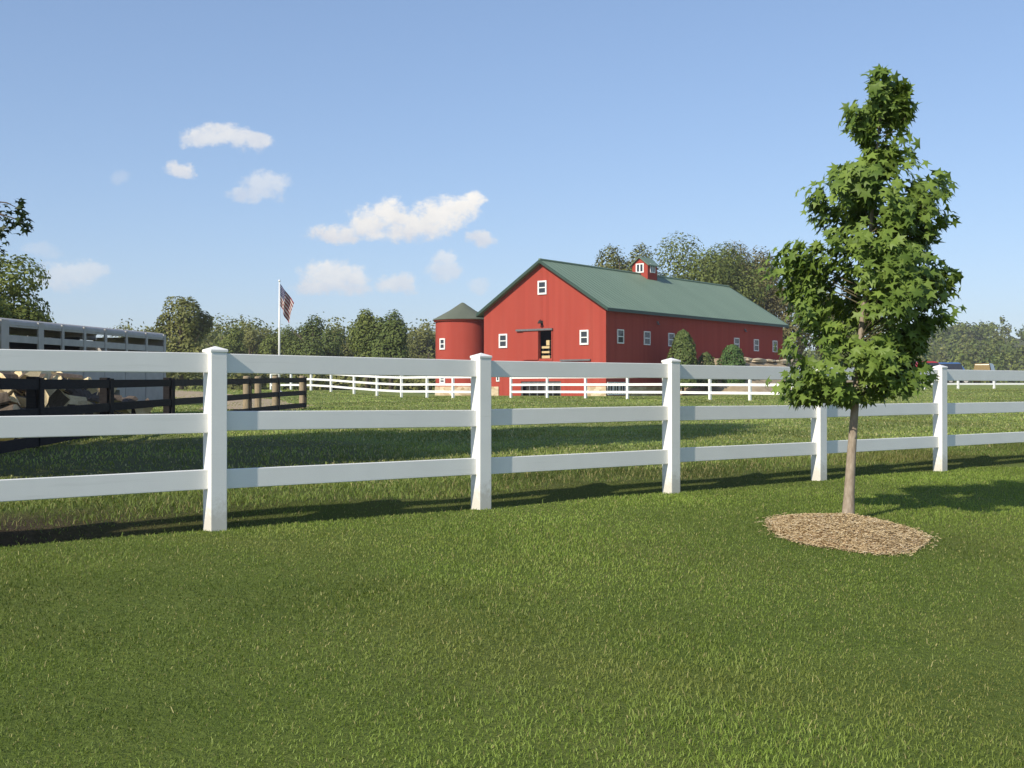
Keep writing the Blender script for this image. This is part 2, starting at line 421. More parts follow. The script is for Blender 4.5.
# ------------------------------------------------------------------ black board fence and pile of firewood
def board_fence():
    pts = [(-7.0,12.6),(-7.3,16.2),(-7.87,20),(-8.37,25),(-8.5,30),(-8.45,34),(-8.3,38),(-8.1,41.6),(-7.76,45)]
    f = thing('board_fence', 'black three-board paddock fence on round wooden posts, left of the flagpole', 'fence', (-8.3, 30, H(-8.3, 30)))
    o = f.location
    for i, (x, y) in enumerate(pts):
        z = H(x, y); m = MB()
        j = min(i, len(pts)-2); d = Vector((pts[j+1][0]-pts[j][0], pts[j+1][1]-pts[j][1], 0)).normalized(); n = Vector((d.y, -d.x, 0))
        c = Vector((x, y, z))-o-n*.11
        if i > 4:
            m.tube([c-Vector((0,0,.3)), c+Vector((0,0,.7)), c+Vector((0,0,1.20)), c+Vector((0,0,1.22))], [.12,.115,.11,.09], 12); part('post', m, M['post_wood'], f, smooth=False)
        else:
            m.beam(c-Vector((0,0,.3)), c+Vector((0,0,1.19)), .16, .23, up=tuple(d)); part('post', m, M['black_board'], f, bevel=.01)
        m = MB(); c = Vector((x, y, z))-o+n*.034
        m.beam(c+Vector((0,0,.04)), c+Vector((0,0,1.17)), .02, .15 if i > 4 else .24, up=tuple(d)); part('batten', m, M['black_board' if i < 5 else 'grey_board'], f)
        if i < len(pts)-1:
            x2, y2 = pts[i+1]; z2 = H(x2, y2)
            for h in (.12, .58, 1.06):
                m = MB(); a = Vector((x, y, z+h))-o; b = Vector((x2, y2, z2+h))-o
                v = (b-a).normalized(); m.beam(a+v*.004, b-v*.004, .036, .17); part('board', m, M['black_board' if i < 4 else 'grey_board'], f)
    gp = MB(); gp.tube([(0,0,-.3),(0,0,1.18),(0,0,1.2)], [.12,.115,.09], 12)
    x, y = at(258, 40.5); r = part('gate_post', gp, M['post_wood']); r.location = (x, y, H(x, y)); tag(r, 'short free-standing wooden post just behind the black board fence', 'post')
board_fence()

def split_log(seed):
    r = random.Random(seed); L = r.uniform(.42, .66); Rr = r.uniform(.14, .24); m = MB()
    a0 = r.uniform(0, 1); sp = r.choice((.9, 1.3, 1.7, 3.1)); na = 5
    sec = [(0, 0)] if sp < 3 else []
    prof = sec+[(Rr*math.cos(a0+sp*k/na)*r.uniform(.93, 1.04), Rr*math.sin(a0+sp*k/na)*r.uniform(.93, 1.04)) for k in range(na+1)]
    cx = sum(p[0] for p in prof)/len(prof); cy = sum(p[1] for p in prof)/len(prof)
    n = len(prof); st = 4
    for k in range(st+1):
        for (a, b) in prof:
            j = 1+r.uniform(-.05, .05)
            m.v.append((-L/2+L*k/st+r.uniform(-.012, .012), (a-cx)*j, (b-cy)*j))
    for k in range(st):
        for i in range(n):
            m.f.append([k*n+i, k*n+(i+1) % n, (k+1)*n+(i+1) % n, (k+1)*n+i])
            m.mi.append(1 if (sp >= 3 or 0 < i < n-1) else 0)
    m.f.append(list(range(n))[::-1]); m.mi.append(0); m.f.append([st*n+i for i in range(n)]); m.mi.append(0)
    return m
def woodpile():
    meshes = []
    for s in range(12):
        mb = split_log(s); me = mb.mesh('firewood_log'); me.materials.append(M['split']); me.materials.append(M['darkbark'])
        me.polygons.foreach_set('material_index', mb.mi); meshes.append(me)
    r = random.Random(4)
    specials = {0: 'large pale split log facing out near the top of the heap', 1: 'dark barked log leaning steeply in the middle of the firewood heap',
                2: 'topmost pale split log peeping over the black top board', 3: 'reddish log end low in the heap below the middle board',
                4: 'round yellow log end lying low at the right side of the heap', 5: 'thin pale split piece standing up at the right tail of the heap'}
    pos = {0: (-9.02, 23.2, .98, .1, .35, 1.5), 1: (-9.0, 24.6, .88, .9, .8, .3), 2: (-9.35, 23.4, 1.25, .15, .1, 1.2), 3: (-8.85, 25.8, .28, .2, .2, .2), 4: (-8.95, 27.3, .30, 1.4, .05, .1), 5: (-9.0, 29.0, .38, .5, -.9, .4)}
    k = 0
    def put(x, y, z, rx, ry, rz, label, sc_=1):
        nonlocal k
        o = bpy.data.objects.new('firewood_log', meshes[k % 12]); COL.objects.link(o); k += 1
        o.location = (x, y, H(x, y)+z); o.rotation_euler = (rx, ry, rz); o.scale = (sc_,)*3
        tag(o, label, 'firewood', 'split logs in the firewood heap')
    for i in range(6): put(*pos[i], specials[i], 1.25)
    # bottom layers first, heap falls away on both sides
    for layer in range(6):
        z = .10+layer*.22
        for q in range(170):
            y = r.uniform(20.8, 30); x = r.uniform(-11.2, -8.72)
            top = 1.32*math.exp(-((y-23.8)/3.2)**2)+.62*math.exp(-((y-27.5)/2.0)**2)
            top *= min(1, .45+1.5*(x+11.2)) * (1-.55*max(0, (x+9.3)/.6))
            if z > top or z < top-.5: continue
            if any((x-a)**2+(y-b)**2+(z-c)**2 < .20**2 for a, b, c in done): continue
            done.append((x, y, z)); put(x, y, z, r.uniform(-.5, .5), r.uniform(-.45, .45), r.uniform(0, 6.3), 'split log tumbled in the heap between the trailer and the black fence', r.uniform(.95, 1.35))
done = []
woodpile()

# ------------------------------------------------------------------ livestock trailer
def trailer():
    # local: x across (right side at 0, body towards -x), y along, the frame end at y=0
    L = 8.95; W = 2.4
    a = Vector((-12.7, 29.2)); b = Vector((-10.98, 38.0)); d = (b-a).normalized()
    t = thing('livestock_trailer', 'long grey aluminium livestock trailer with two rows of vent slots behind the firewood', 'trailer', (a.x, a.y, H(-12, 33)), math.atan2(d.y, d.x)-math.pi/2)
    zt = 2.62; gz = 0
    zb = .50
    strips = [(zb, 1.86), (2.04, 2.22), (2.42, zt-.06)]          # solid bands; slots lie between them
    for side, x in ((1, 0), (-1, -W)):
        m = MB()
        for z0, z1 in strips: m.box((x-.02, .12, z0), (x+.02, L-.04, z1))
        part('side_panel', m, M['alu'], t, bevel=.004)
        ys = [.55, 2.10, 3.13, 4.22, 5.33, 6.51, 7.72, L-.07]
        for i, y in enumerate(ys):
            w = (.16, .12, .055, .055, .055, .055, .055, .07)[i]; m = MB()
            m.box((x-.024+side*.012, y-w, zb), (x+.024+side*.012, y+w, zt-.03)); part('side_post', m, M['alu'], t)
    m = MB(); n = 6; pr = []
    for k in range(n+1):
        an = math.pi/2*k/n; pr.append((.03-.16+.16*math.cos(an), zt-.14+.16*math.sin(an)))
    pr2 = pr+[(-W-x0, z) for x0, z in reversed(pr)]
    vs = [(x, 0, z) for x, z in pr2]+[(x, L, z) for x, z in pr2]; k = len(pr2)
    m.add(vs, [(i, i+1, k+i+1, k+i) for i in range(k-1)])
    m.add([(pr2[0][0], 0, zt-.14), (pr2[-1][0], 0, zt-.14)]+[(x, 0, z) for x, z in reversed(pr2[1:-1])], [tuple(range(k))])
    part('roof', m, M['alu'], t, smooth=False)
    m = MB(); m.box((-W-.03, -.03, zb), (.045, .0, zt-.145)); part('end_panel', m, M['alu'], t)
    m = MB(); m.box((-W+.03, L-.02, zb), (-.03, L+.02, zt-.1)); part('rear_gate', m, M['alu'], t)
    m = MB(); m.box((-W+.03, .05, zb), (-.03, L-.05, zb+.08)); part('floor', m, M['dark'], t)
    m = MB(); m.box((-W+.03, 4.0, zb+.09), (-.03, 4.05, 2.3)); part('divider_gate', m, M['dark'], t)
    for x in (.10, -W-.10):
        for y in (4.2, 5.15):
            m = MB(); pr = [(.12,-.11),(.36,-.11),(.40,-.07),(.40,.07),(.36,.11),(.12,.11)]
            b0 = len(m.v); nn = 24
            for r_, q in pr:
                for k in range(nn): m.v.append((x+q, y+r_*math.cos(6.2832*k/nn), .40-gz+r_*math.sin(6.2832*k/nn)))
            for i in range(len(pr)-1):
                for k in range(nn): m.f.append([b0+i*nn+k, b0+i*nn+(k+1) % nn, b0+(i+1)*nn+(k+1) % nn, b0+(i+1)*nn+k]); m.mi.append(0)
            w = part('wheel', m, M['rubber'], t)
            m = MB(); m.tube([(x-.09, y, .40), (x+.09, y, .40)], .2, 16); part('rim', m, M['alu'], w)
        m = MB(); m.box((x-.16, 3.65, .84), (x+.16, 5.7, .88)); m.box((x-.16, 3.60, .55), (x+.16, 3.65, .88)); m.box((x-.16, 5.70, .55), (x+.16, 5.75, .88)); part('fender', m, M['alu'], t)
    m = MB(); m.beam((-W/2-.6, 0, .52), (-W/2, -1.3, .52), .1, .12); m.beam((-W/2+.6, 0, .52), (-W/2, -1.3, .52), .1, .12); m.box((-W/2-.06, -1.5, .1), (-W/2+.06, -1.35, .62)); part('hitch', m, M['grey_track'], t)
trailer()

# ------------------------------------------------------------------ flagpole and flag
FX, FY = at(279.3, 64)
def flag():
    z = H(FX, FY)
    t = thing('flagpole', 'slim white flagpole standing beyond the far left white fence', 'flagpole', (FX, FY, z))
    m = MB(); m.tube([(0,0,-.2),(0,0,3),(0,0,6.75-z)], [.065,.055,.035], 12); part('pole', m, M['pole'], t, smooth=True)
    m = MB(); m.lathe([(0,6.75-z),(.05,6.78-z),(.065,6.82-z),(.05,6.87-z),(0,6.9-z)], 12); part('finial', m, M['pole'], t, smooth=True)
    m = MB(); m.lathe([(.16,-.05),(.16,.12),(.07,.16)], 16); part('base_collar', m, M['pole'], t)
    nu, nv = 60, 39; hoist = 1.17; zt = 6.66
    me = MB(); uvs = []
    for j in range(nv+1):
        v = j/nv
        for i in range(nu+1):
            u = i/nu; dx = (.40+.36*v)*u; dz = -(.72+.30*v)*u
            fold = math.sin(u*9+v*2.0)*.13*min(1, u*3)+math.sin(u*17-v*5)*.04*u
            dx += .06*math.sin(u*8+v*4)*u*(1-v)
            dz += -.25*u*u*(1-v)
            me.v.append((.05+dx, fold, -hoist*(1-v)+dz)); uvs.append((u, v))
    for j in range(nv):
        for i in range(nu):
            me.f.append([j*(nu+1)+i, j*(nu+1)+i+1, (j+1)*(nu+1)+i+1, (j+1)*(nu+1)+i])
            canton = i < nu*.4 and j >= 18
            me.mi.append(2 if canton else (0 if (j//3) % 2 == 0 else 1))
    def cloth(name, c):
        m, nt, b = newmat(name); f = noise(nt, 40, 2, coord(nt))
        nt.links.new(mixc(nt, f, tuple(x*.85 for x in c), c), b.inputs['Base Color']); b.inputs['Roughness'].default_value = .85; return m, nt, b
    red = cloth('flag_red', (.17,.012,.02))[0]; white = cloth('flag_white', (.50,.48,.46))[0]
    navy, nt, b = cloth('flag_navy', (.014,.018,.075))
    uv = N(nt, 'ShaderNodeUVMap', uv_map='UVMap').outputs[0]
    mp = N(nt, 'ShaderNodeMapping'); mp.inputs['Scale'].default_value = (6/.4, 5/.538, 0); nt.links.new(uv, mp.inputs[0])
    fr = N(nt, 'ShaderNodeVectorMath', operation='FRACTION'); nt.links.new(mp.outputs[0], fr.inputs[0])
    ds = N(nt, 'ShaderNodeVectorMath', operation='DISTANCE'); nt.links.new(fr.outputs[0], ds.inputs[0]); ds.inputs[1].default_value = (.5, .5, 0)
    lt = N(nt, 'ShaderNodeMath', operation='LESS_THAN'); nt.links.new(ds.outputs['Value'], lt.inputs[0]); lt.inputs[1].default_value = .16
    nt.links.new(mixc(nt, lt.outputs[0], (.014,.018,.075), (.74,.72,.70)), b.inputs['Base Color'])
    o = part('flag', me, [red, white, navy], None, smooth=True)
    ul = o.data.uv_layers.new(name='UVMap')
    for l in o.data.loops: ul.data[l.index].uv = uvs[l.vertex_index]
    o.location = (FX, FY, zt)
    tag(o, 'drooping star spangled flag with red and white stripes on the white pole', 'flag')
flag()

# ------------------------------------------------------------------ barn
BZ = .5
def window(parent, org, ax, nrm, w, h, label=None, cols=1, rows=2, fw=.13, matf='window_white'):
    """frame with sashes; org = lower corner, ax = unit vector along the wall, nrm = outward"""
    ax = Vector(ax); nrm = Vector(nrm); up = Vector((0,0,1)); o = Vector(org)
    def bar(m, a, b, d0, d1):
        (x0, z0), (x1, z1) = a, b
        vs = [o+ax*x+up*z+nrm*d for d in (d0, d1) for x, z in ((x0,z0),(x1,z0),(x1,z1),(x0,z1))]
        m.add(vs, [(0,1,2,3),(7,6,5,4),(0,4,5,1),(1,5,6,2),(2,6,7,3),(3,7,4,0)])
    m = MB()
    bar(m, (0,0), (fw,h), .0, .07); bar(m, (w-fw,0), (w,h), .0, .07)
    bar(m, (fw,0), (w-fw,fw*1.1), .0, .09); bar(m, (fw,h-fw), (w-fw,h), .0, .08)
    for r_ in range(1, rows): bar(m, (fw, h*r_/rows-.04), (w-fw, h*r_/rows+.04), .0, .055)
    for c_ in range(1, cols): bar(m, (w*c_/cols-.04, fw*1.1), (w*c_/cols+.04, h-fw), .0, .05)
    f = part('window', m, M[matf], parent, label=label)
    m = MB(); bar(m, (fw*.8, fw*.8), (w-fw*.8, h-fw*.8), .004, .025); part('pane', m, M['glass'], f)
    return f
def barn():
    W = 12.22; L = 31.3; E = 7.0; A = 10.83
    b = thing('barn', 'big red bank barn with a long green metal roof and cupola', 'barn', (7.28, 93, BZ), R(52))
    # long axis = local x, the lit gable lies in x = 0 and runs along y
    d0, d1, dz0, dz1 = 5.2, 6.47, 3.04, 5.28
    def rz(y): return E+(A-E)*(1-abs(y-W/2)/(W/2))
    def strip(m, x, y0, y1, z0, z1a, z1b): m.add([(x,y0,z0),(x,y1,z0),(x,y1,z1b),(x,y0,z1a)], [(0,3,2,1)])
    m = MB(); x = 0; o0, o1, oz = 4.3, 8.3, 1.2
    strip(m, x, 0, o0, -.6, rz(0), rz(o0)); strip(m, x, o0, d0, oz, rz(o0), rz(d0))
    strip(m, x, d0, W/2, dz1, rz(d0), A); strip(m, x, W/2, d1, dz1, A, rz(d1)); strip(m, x, d0, d1, oz, dz0, dz0)
    strip(m, x, d1, o1, oz, rz(d1), rz(o1)); strip(m, x, o1, W, -.6, rz(o1), rz(W))
    m.add([(0,0,-.6),(L,0,-.6),(L,0,E),(0,0,E)], [(0,1,2,3)])
    m.add([(0,W,-.6),(L,W,-.6),(L,W,E),(0,W,E)], [(3,2,1,0)])
    m.add([(L,0,-.6),(L,W,-.6),(L,W,E),(L,W/2,A),(L,0,E)], [(0,1,2,3,4)])
    # door reveal
    for (ya, za, yb, zb) in ((d0,dz0,d1,dz0),(d1,dz0,d1,dz1),(d1,dz1,d0,dz1),(d0,dz1,d0,dz0)):
        m.add([(0,ya,za),(0,yb,zb),(.22,yb,zb),(.22,ya,za)], [(0,1,2,3)])
    part('wall', m, M['siding'], b)
    m = MB(); m.box((.25, .25, dz0-.12), (L-.25, W-.25, dz0-.02)); part('loft_floor', m, M['dark'], b)
    m = MB(); m.box((6, .3, dz0), (6.1, W-.3, 6.9)); part('inner_wall', m, M['dark'], b)
    # corner boards
    m = MB(); m.box((-.03, -.03, .8), (.10, .10, E-.05)); part('corner_board', m, M['siding'], b)
    # roof: two slabs with standing seams
    ov = .45; oe = .45; th = .16; s = (A-E)/(W/2)
    for sg in (0, 1):
        m = MB()
        def pt(x, q, off=0.0):                       # q: 0 at the ridge .. 1 at the eave edge
            yy = (W/2)*(1+oe/(W/2)*1.0)*q; z = A+.14-s*yy+off
            return (x, W/2-yy if sg == 0 else W/2+yy, z)
        x0, x1 = -ov, L+ov
        vs = [pt(x0,0),pt(x1,0),pt(x1,1),pt(x0,1)]+[pt(x0,0,-th),pt(x1,0,-th),pt(x1,1,-th),pt(x0,1,-th)]
        m.add(vs, [(0,1,2,3),(7,6,5,4),(0,4,5,1),(1,5,6,2),(2,6,7,3),(3,7,4,0)])
        xs = x0+.35
        while xs < x1-.2:
            a0 = [pt(xs-.02, 0.004, .002), pt(xs+.02, .004, .002), pt(xs+.02, .996, .002), pt(xs-.02, .996, .002)]
            a1 = [pt(xs-.015, .004, .024), pt(xs+.015, .004, .024), pt(xs+.015, .996, .024), pt(xs-.015, .996, .024)]
            m.add(a0+a1, [(4,5,6,7),(0,4,7,3),(1,2,6,5),(2,3,7,6),(0,1,5,4)]); xs += .6
        r = part('roof', m, M['roof'], b)
        m = MB()                                      # fascia boards at the eave and along both gable edges
        e = pt(0, 1); yy = e[1]+(-.025 if sg == 0 else .025)
        m.box((x0, min(yy, yy), e[2]-.26) if sg == 0 else (x0, yy, e[2]-.26), (x1, yy+.022, e[2]-.02) if sg == 0 else (x1, yy+.022, e[2]-.02))
        for xx in (x0-.03, x1+.005):
            p0, p1 = pt(xx, 0, .03), pt(xx, 1, .03)
            m.add([p0, p1, (p1[0],p1[1],p1[2]-.26), (p0[0],p0[1],p0[2]-.26), (p0[0]+.025,p0[1],p0[2]), (p1[0]+.025,p1[1],p1[2]), (p1[0]+.025,p1[1],p1[2]-.26), (p0[0]+.025,p0[1],p0[2]-.26)],
                  [(0,1,2,3),(7,6,5,4),(0,4,5,1),(2,6,7,3),(1,5,6,2),(0,3,7,4)])
        part('fascia', m, M['trim_green'], r)
    m = MB(); m.tube([(-ov, W/2, A+.17), (L+ov, W/2, A+.17)], .10, 8); part('ridge_cap', m, M['roof'], b)
    # gable windows (axis +y, outward -x)
    for y0, y1, z0, z1 in ((9.70,10.58,3.98,5.14),(1.60,2.43,4.05,5.22),(5.68,6.56,8.2,9.32)):
        window(b, (-.003, y1, z0), (0,-1,0), (-1,0,0), y1-y0, z1-z0)
    for x0, x1 in ((1.56,2.5),(5.52,6.48),(9.37,10.33),(21.1,22.06),(25.05,26.02),(29.0,29.97)):
        window(b, (x0, -.003, 4.16), (1,0,0), (0,-1,0), x1-x0, 1.12, fw=.085)
    # sliding door, its track, door frame and lamp
    m = MB(); m.box((-.10, d1+.02, dz0-.1), (-.05, 8.0, dz1-.05)); part('sliding_door', m, M['siding'], b)
    m = MB(); m.box((-.20, 5.05, dz1+.02), (-.02, 8.72, dz1+.17)); part('door_track', m, M['grey_track'], b)
    m = MB(); m.box((-.06, d0-.12, dz0-.08), (-.02, d0-.01, dz1)); m.box((-.05, d0-.12, dz0-.2), (-.02, d1, dz0-.09)); part('door_frame', m, M['siding'], b)
    m = MB(); m.lathe([(.02,6.12),(.06,6.1),(.18,5.86),(.17,5.85),(.05,6.0)], 16, (-.34, 6.16)); m.tube([(-.02,6.16,6.0),(-.2,6.16,6.16),(-.34,6.16,6.1)], .025, 8); m.box((-.05,6.06,5.72),(-.022,6.26,6.1)); part('barn_lamp', m, M['dark'], b)
    m = MB(); m.box((-.14, 1.4, 2.80), (-.02, 4.3, 2.92)); part('lower_door_track', m, M['grey_track'], b)
    # ground floor opening with grey glazed doors, stone footings
    m = MB(); m.box((.55, o0, -.4), (.6, o1, oz)); part('inner_wall', m, M['dark'], b)
    m = MB()
    for yy in np.linspace(o0, o1-.1, 6): m.box((.06, yy, -.3), (.14, yy+.1, oz-.002))
    m.box((.07, o0+.1, oz-.14), (.13, o1-.1, oz-.01)); m.box((.07, o0+.1, .34), (.13, o1-.1, .46)); part('stall_front', m, M['grey_track'], b)
    for y0, y1 in ((-.06, 1.80), (10.6, W+.06)):
        m = MB(); m.box((-.09, y0, -.6), (-.004, y1, .78)); part('stone_footing', m, M['stone'], b)
    m = MB(); m.box((2.75, -.09, -.6), (L, -.004, .78)); part('stone_footing', m, M['stone'], b)
    window(b, (-.003, 10.86, 1.2), (0,-1,0), (-1,0,0), .34, .6, rows=1, fw=.09)
    for x0 in (.12, 1.0, 1.88): window(b, (x0, -.004, .1), (1,0,0), (0,-1,0), .8, 1.02, cols=2, rows=1, fw=.08)
    for x_ in (7.6, 23.2):
        m = MB(); m.box((x_-.06,-.14,6.0),(x_+.06,-.004,6.16)); m.lathe([(.03,6.02),(.12,5.88),(.1,5.88)], 12, (x_,-.16)); part('wall_lamp', m, M['grey_track'], b)
    # cupola astride the ridge
    cs = 1.62; cx = 15.6; cy = W/2; ch = A+1.05
    m = MB(); h = cs/2; zb = A-.62; rr = .62
    m.add([(cx-h,cy-h,zb),(cx-h,cy+h,zb),(cx-h,cy+h,ch),(cx-h,cy,ch+rr),(cx-h,cy-h,ch)], [(0,4,3,2,1)])
    m.add([(cx+h,cy-h,zb),(cx+h,cy+h,zb),(cx+h,cy+h,ch),(cx+h,cy,ch+rr),(cx+h,cy-h,ch)], [(0,1,2,3,4)])
    m.add([(cx-h,cy-h,zb),(cx+h,cy-h,zb),(cx+h,cy-h,ch),(cx-h,cy-h,ch)], [(0,1,2,3)])
    m.add([(cx-h,cy+h,zb),(cx+h,cy+h,zb),(cx+h,cy+h,ch),(cx-h,cy+h,ch)], [(3,2,1,0)])
    cu = part('cupola', m, M['siding'], b)
    m = MB(); o_ = .22; sl = rr/h
    for sg in (-1, 1):
        y1 = cy+sg*(h+o_); z1 = ch+rr-sl*(h+o_)+.05
        vs = [(cx-h-o_,cy,ch+rr+.05),(cx+h+o_,cy,ch+rr+.05),(cx+h+o_,y1,z1),(cx-h-o_,y1,z1)]
        vs += [(a,b_,c-.08) for a,b_,c in vs]
        f = [(0,1,2,3),(7,6,5,4),(0,4,5,1),(1,5,6,2),(2,6,7,3),(3,7,4,0)]
        m.add(vs, f)
    part('cupola_roof', m, M['roof'], cu)
    for org, ax, nr in (((cx-h-.003, cy+.42, ch-.78), (0,-1,0), (-1,0,0)), ((cx-.42, cy-h-.003, ch-.78), (1,0,0), (0,-1,0))):
        m = MB(); O = Vector(org); ax = Vector(ax); nr = Vector(nr)
        def bar(m, x0, z0, x1, z1, d0, d1):
            vs = [O+ax*x+Vector((0,0,z))+nr*d for d in (d0, d1) for x, z in ((x0,z0),(x1,z0),(x1,z1),(x0,z1))]
            m.add(vs, [(0,1,2,3),(7,6,5,4),(0,4,5,1),(1,5,6,2),(2,6,7,3),(3,7,4,0)])
        for q in ((0,0,.12,.84),(.72,0,.84,.84),(.36,.1,.48,.74),(.12,0,.72,.1),(.12,.74,.72,.84)): bar(m, *q, 0, .05)
        bar(m, .1, .08, .74, .76, .003, .02); m.mi[-6:] = [1]*6
        part('cupola_window', m, [M['window_white'], M['glass']], cu)
    # stack of fresh lumber inside the doorway
    base = Vector((7.28, 93, BZ)); c, s_ = math.cos(R(52)), math.sin(R(52))
    st = thing('lumber_rack', 'stacked pale lumber seen through the open upper barn door', 'lumber', tuple(base+Vector((.62*c-6.0*s_, .62*s_+6.0*c, dz0-.02))), R(52))
    for (y0, y1, z0, z1) in ((-.35,.5,.04,.26),(-.3,.48,.46,.62),(-.3,.5,.84,1.02),(-.3,.02,1.08,1.5)):
        m = MB(); m.box((-.25, y0, z0), (1.6, y1, z1)); part('board_bundle', m, M['lumber'], st, bevel=.01)
    m = MB()
    for x_ in (-.15, 1.4): m.box((x_, -.22, 0), (x_+.1, -.12, 1.07)); m.box((x_, .38, 0), (x_+.1, .47, 1.05))
    part('rack_frame', m, M['dark'], st)
barn()

def silo():
    x, y = -4.25, 103.2
    t = thing('silo', 'squat round red silo with a conical grey-green roof, left of the barn', 'silo', (x, y, BZ), 0)
    r = 2.32; top = 6.5; n = 56
    m = MB(); m.lathe([(r,-.5),(r,top)], n); part('wall', m, M['siding'], t, smooth=True)
    m = MB(); m.lathe([(r+.06,-.5),(r+.06,.78),(r+.002,.80)], n); part('stone_base', m, M['stone'], t, smooth=True)
    m = MB(); m.lathe([(r+.004,top-.16),(r+.16,top-.16),(r+.16,top+.02)], n); part('eave_trim', m, M['siding'], t, smooth=True)
    m = MB(); m.lathe([(r+.02,top-.02),(r+.26,top-.03),(r+.26,top+.03),(r*.5,top+.80),(.12,top+1.5),(0,top+1.53)], n); part('roof', m, M['silo_roof'], t, smooth=False)
    for z0, h in ((3.92, .95), (1.05, .62)):
        a = math.atan2(-math.sqrt(max(0, 1-.70**2)), -.70)
        nr = Vector((math.cos(a), math.sin(a), 0)); ax = Vector((-nr.y, nr.x, 0))
        if ax.x < 0: ax = -ax
        window(t, tuple(nr*(r-.01)-ax*.33+Vector((0,0,z0))), ax, nr, .66, h, rows=2, fw=.12)
silo()

# sandy bank and boulders along the barn's shaded side
c52, s52 = math.cos(R(52)), math.sin(R(52))
def bw(s, y): return (7.28+s*c52-y*s52, 93+s*s52+y*c52)
def bank_h(s, y): return 3.15*float(ss(s, 8.5, 14.5))*float(ss(y, -8.5, -2.2))*(1-.8*float(ss(s, 34, 42)))
def bank():
    m = MB(); S = np.linspace(6, 46, 60); Y = np.linspace(-10, -.12, 26)
    for s in S:
        for y in Y:
            x, yy = bw(s, y); hz = bank_h(s, y)
            z = max(BZ+hz+.10*math.sin(s*2.1+y)*math.cos(y*1.7)*min(1, hz), H(x, yy)-.25+hz*.05) if hz > .02 else H(x, yy)-.2
            m.v.append((x, yy, z))
    k = len(Y)
    for i in range(len(S)-1):
        for j in range(k-1): m.f.append([i*k+j, (i+1)*k+j, (i+1)*k+j+1, i*k+j+1]); m.mi.append(0)
    o = part('earth_bank', m, M['soil'], smooth=True); tag(o, 'dry tan earth bank against the shaded side of the barn', None, kind='structure')
    r = random.Random(3)
    info = [('square tan boulder at the left end of the row on the bank', 13.3, -3.4), ('low pale boulder between the small shrub and the round shrub', 11.9, -3.2), ('long flat tan slab on the bank right of the round shrub', 17.4, -3.0),
            ('upright tan block beside the long flat slab', 15.8, -3.3), ('pale rounded boulder midway along the bank', 19.8, -3.1), ('broad tan slab under the third barn window from the far end', 22.3, -2.9),
            ('small tan rock beside the broad slab on the bank', 24.2, -3.2), ('rough tan boulder below the second barn window from the far end', 26.2, -3.0), ('low tan boulder below the farthest barn window', 29.2, -3.0)]
    for lab, s, y in info:
        m = MB(); lx, ly, lz = r.uniform(.6, 1.5), r.uniform(.45, .7), r.uniform(.16, .30); n = 9
        for k in range(6):
            f = (k/5)*2-1; rr = (1-abs(f)**3.5)**.4
            for q in range(n):
                a = 6.283*q/n; j = r.uniform(.85, 1.1); ca, sa = math.cos(a), math.sin(a)
                e = 1/max(abs(ca), abs(sa))**.6
                m.v.append((lx*rr*ca*e*j, ly*rr*sa*e*j, lz*f))
        for k in range(5):
            for q in range(n): m.f.append([k*n+q, k*n+(q+1) % n, (k+1)*n+(q+1) % n, (k+1)*n+q]); m.mi.append(0)
        m.f.append([5*n+q for q in range(n)]); m.mi.append(0)
        o = part('boulder', m, M['rock']); x, yy = bw(s, y); o.location = (x, yy, BZ+bank_h(s, y)+lz*.55); o.rotation_euler = (0, 0, R(52)+r.uniform(-.2, .2))
        tag(o, lab, 'boulder', 'boulders along the earth bank')
bank()

# sandy track beyond the board fence
def track():
    c = [(-34,84),(-24,72),(-17.5,63),(-12.5,55),(-10.2,49),(-9.6,43)]; m = MB(); n = 40
    P_ = np.array(c); ts = np.linspace(0, len(c)-1.001, n)
    for t in ts:
        i = int(t); f = t-i; p = P_[i]*(1-f)+P_[i+1]*f; d = P_[min(i+1, len(c)-1)]-P_[i]; d = d/np.linalg.norm(d); nn = np.array([-d[1], d[0]])
        for q in np.linspace(-2.1, 2.1, 7):
            e = p+nn*q*(1+.08*math.sin(t*5)); m.v.append((e[0], e[1], H(e[0], e[1])+.03-.035*(abs(q)/2.1)**4))
    for i in range(n-1):
        for j in range(6): m.f.append([i*7+j, i*7+j+1, (i+1)*7+j+1, (i+1)*7+j]); m.mi.append(0)
    o = part('path', m, M['soil'], smooth=True); tag(o, 'sandy track behind the black board fence', None, kind='structure')
track()

# ------------------------------------------------------------------ foliage
def cards(name, pts, nrm, size, tint, mat, parent=None, seed=0, ctr=True):
    """many small irregular leaf-clump faces, one mesh"""
    r = np.random.default_rng(seed); n = len(pts)
    nrm = nrm/np.linalg.norm(nrm, axis=1, keepdims=True)
    a = r.normal(size=(n, 3)); u = a-nrm*(a*nrm).sum(1, keepdims=True); u /= np.linalg.norm(u, axis=1, keepdims=True); w = np.cross(nrm, u)
    k = 5; ang = np.linspace(0, 2*np.pi, k, endpoint=False)[None, :]+r.uniform(-.35, .35, (n, k)); rad = size[:, None]*r.uniform(.45, 1.0, (n, k))
    V = pts[:, None]+u[:, None]*(np.cos(ang)*rad)[..., None]+w[:, None]*(np.sin(ang)*rad*.75)[..., None]+nrm[:, None]*(r.uniform(-.22, .22, (n, k))*size[:, None])[..., None]
    L = np.arange(n*k); S = np.full(n, k)
    me = np_mesh(name, V.reshape(-1, 3), S, L, np.repeat(tint, k, axis=0))
    return link(name, me, mat, parent)
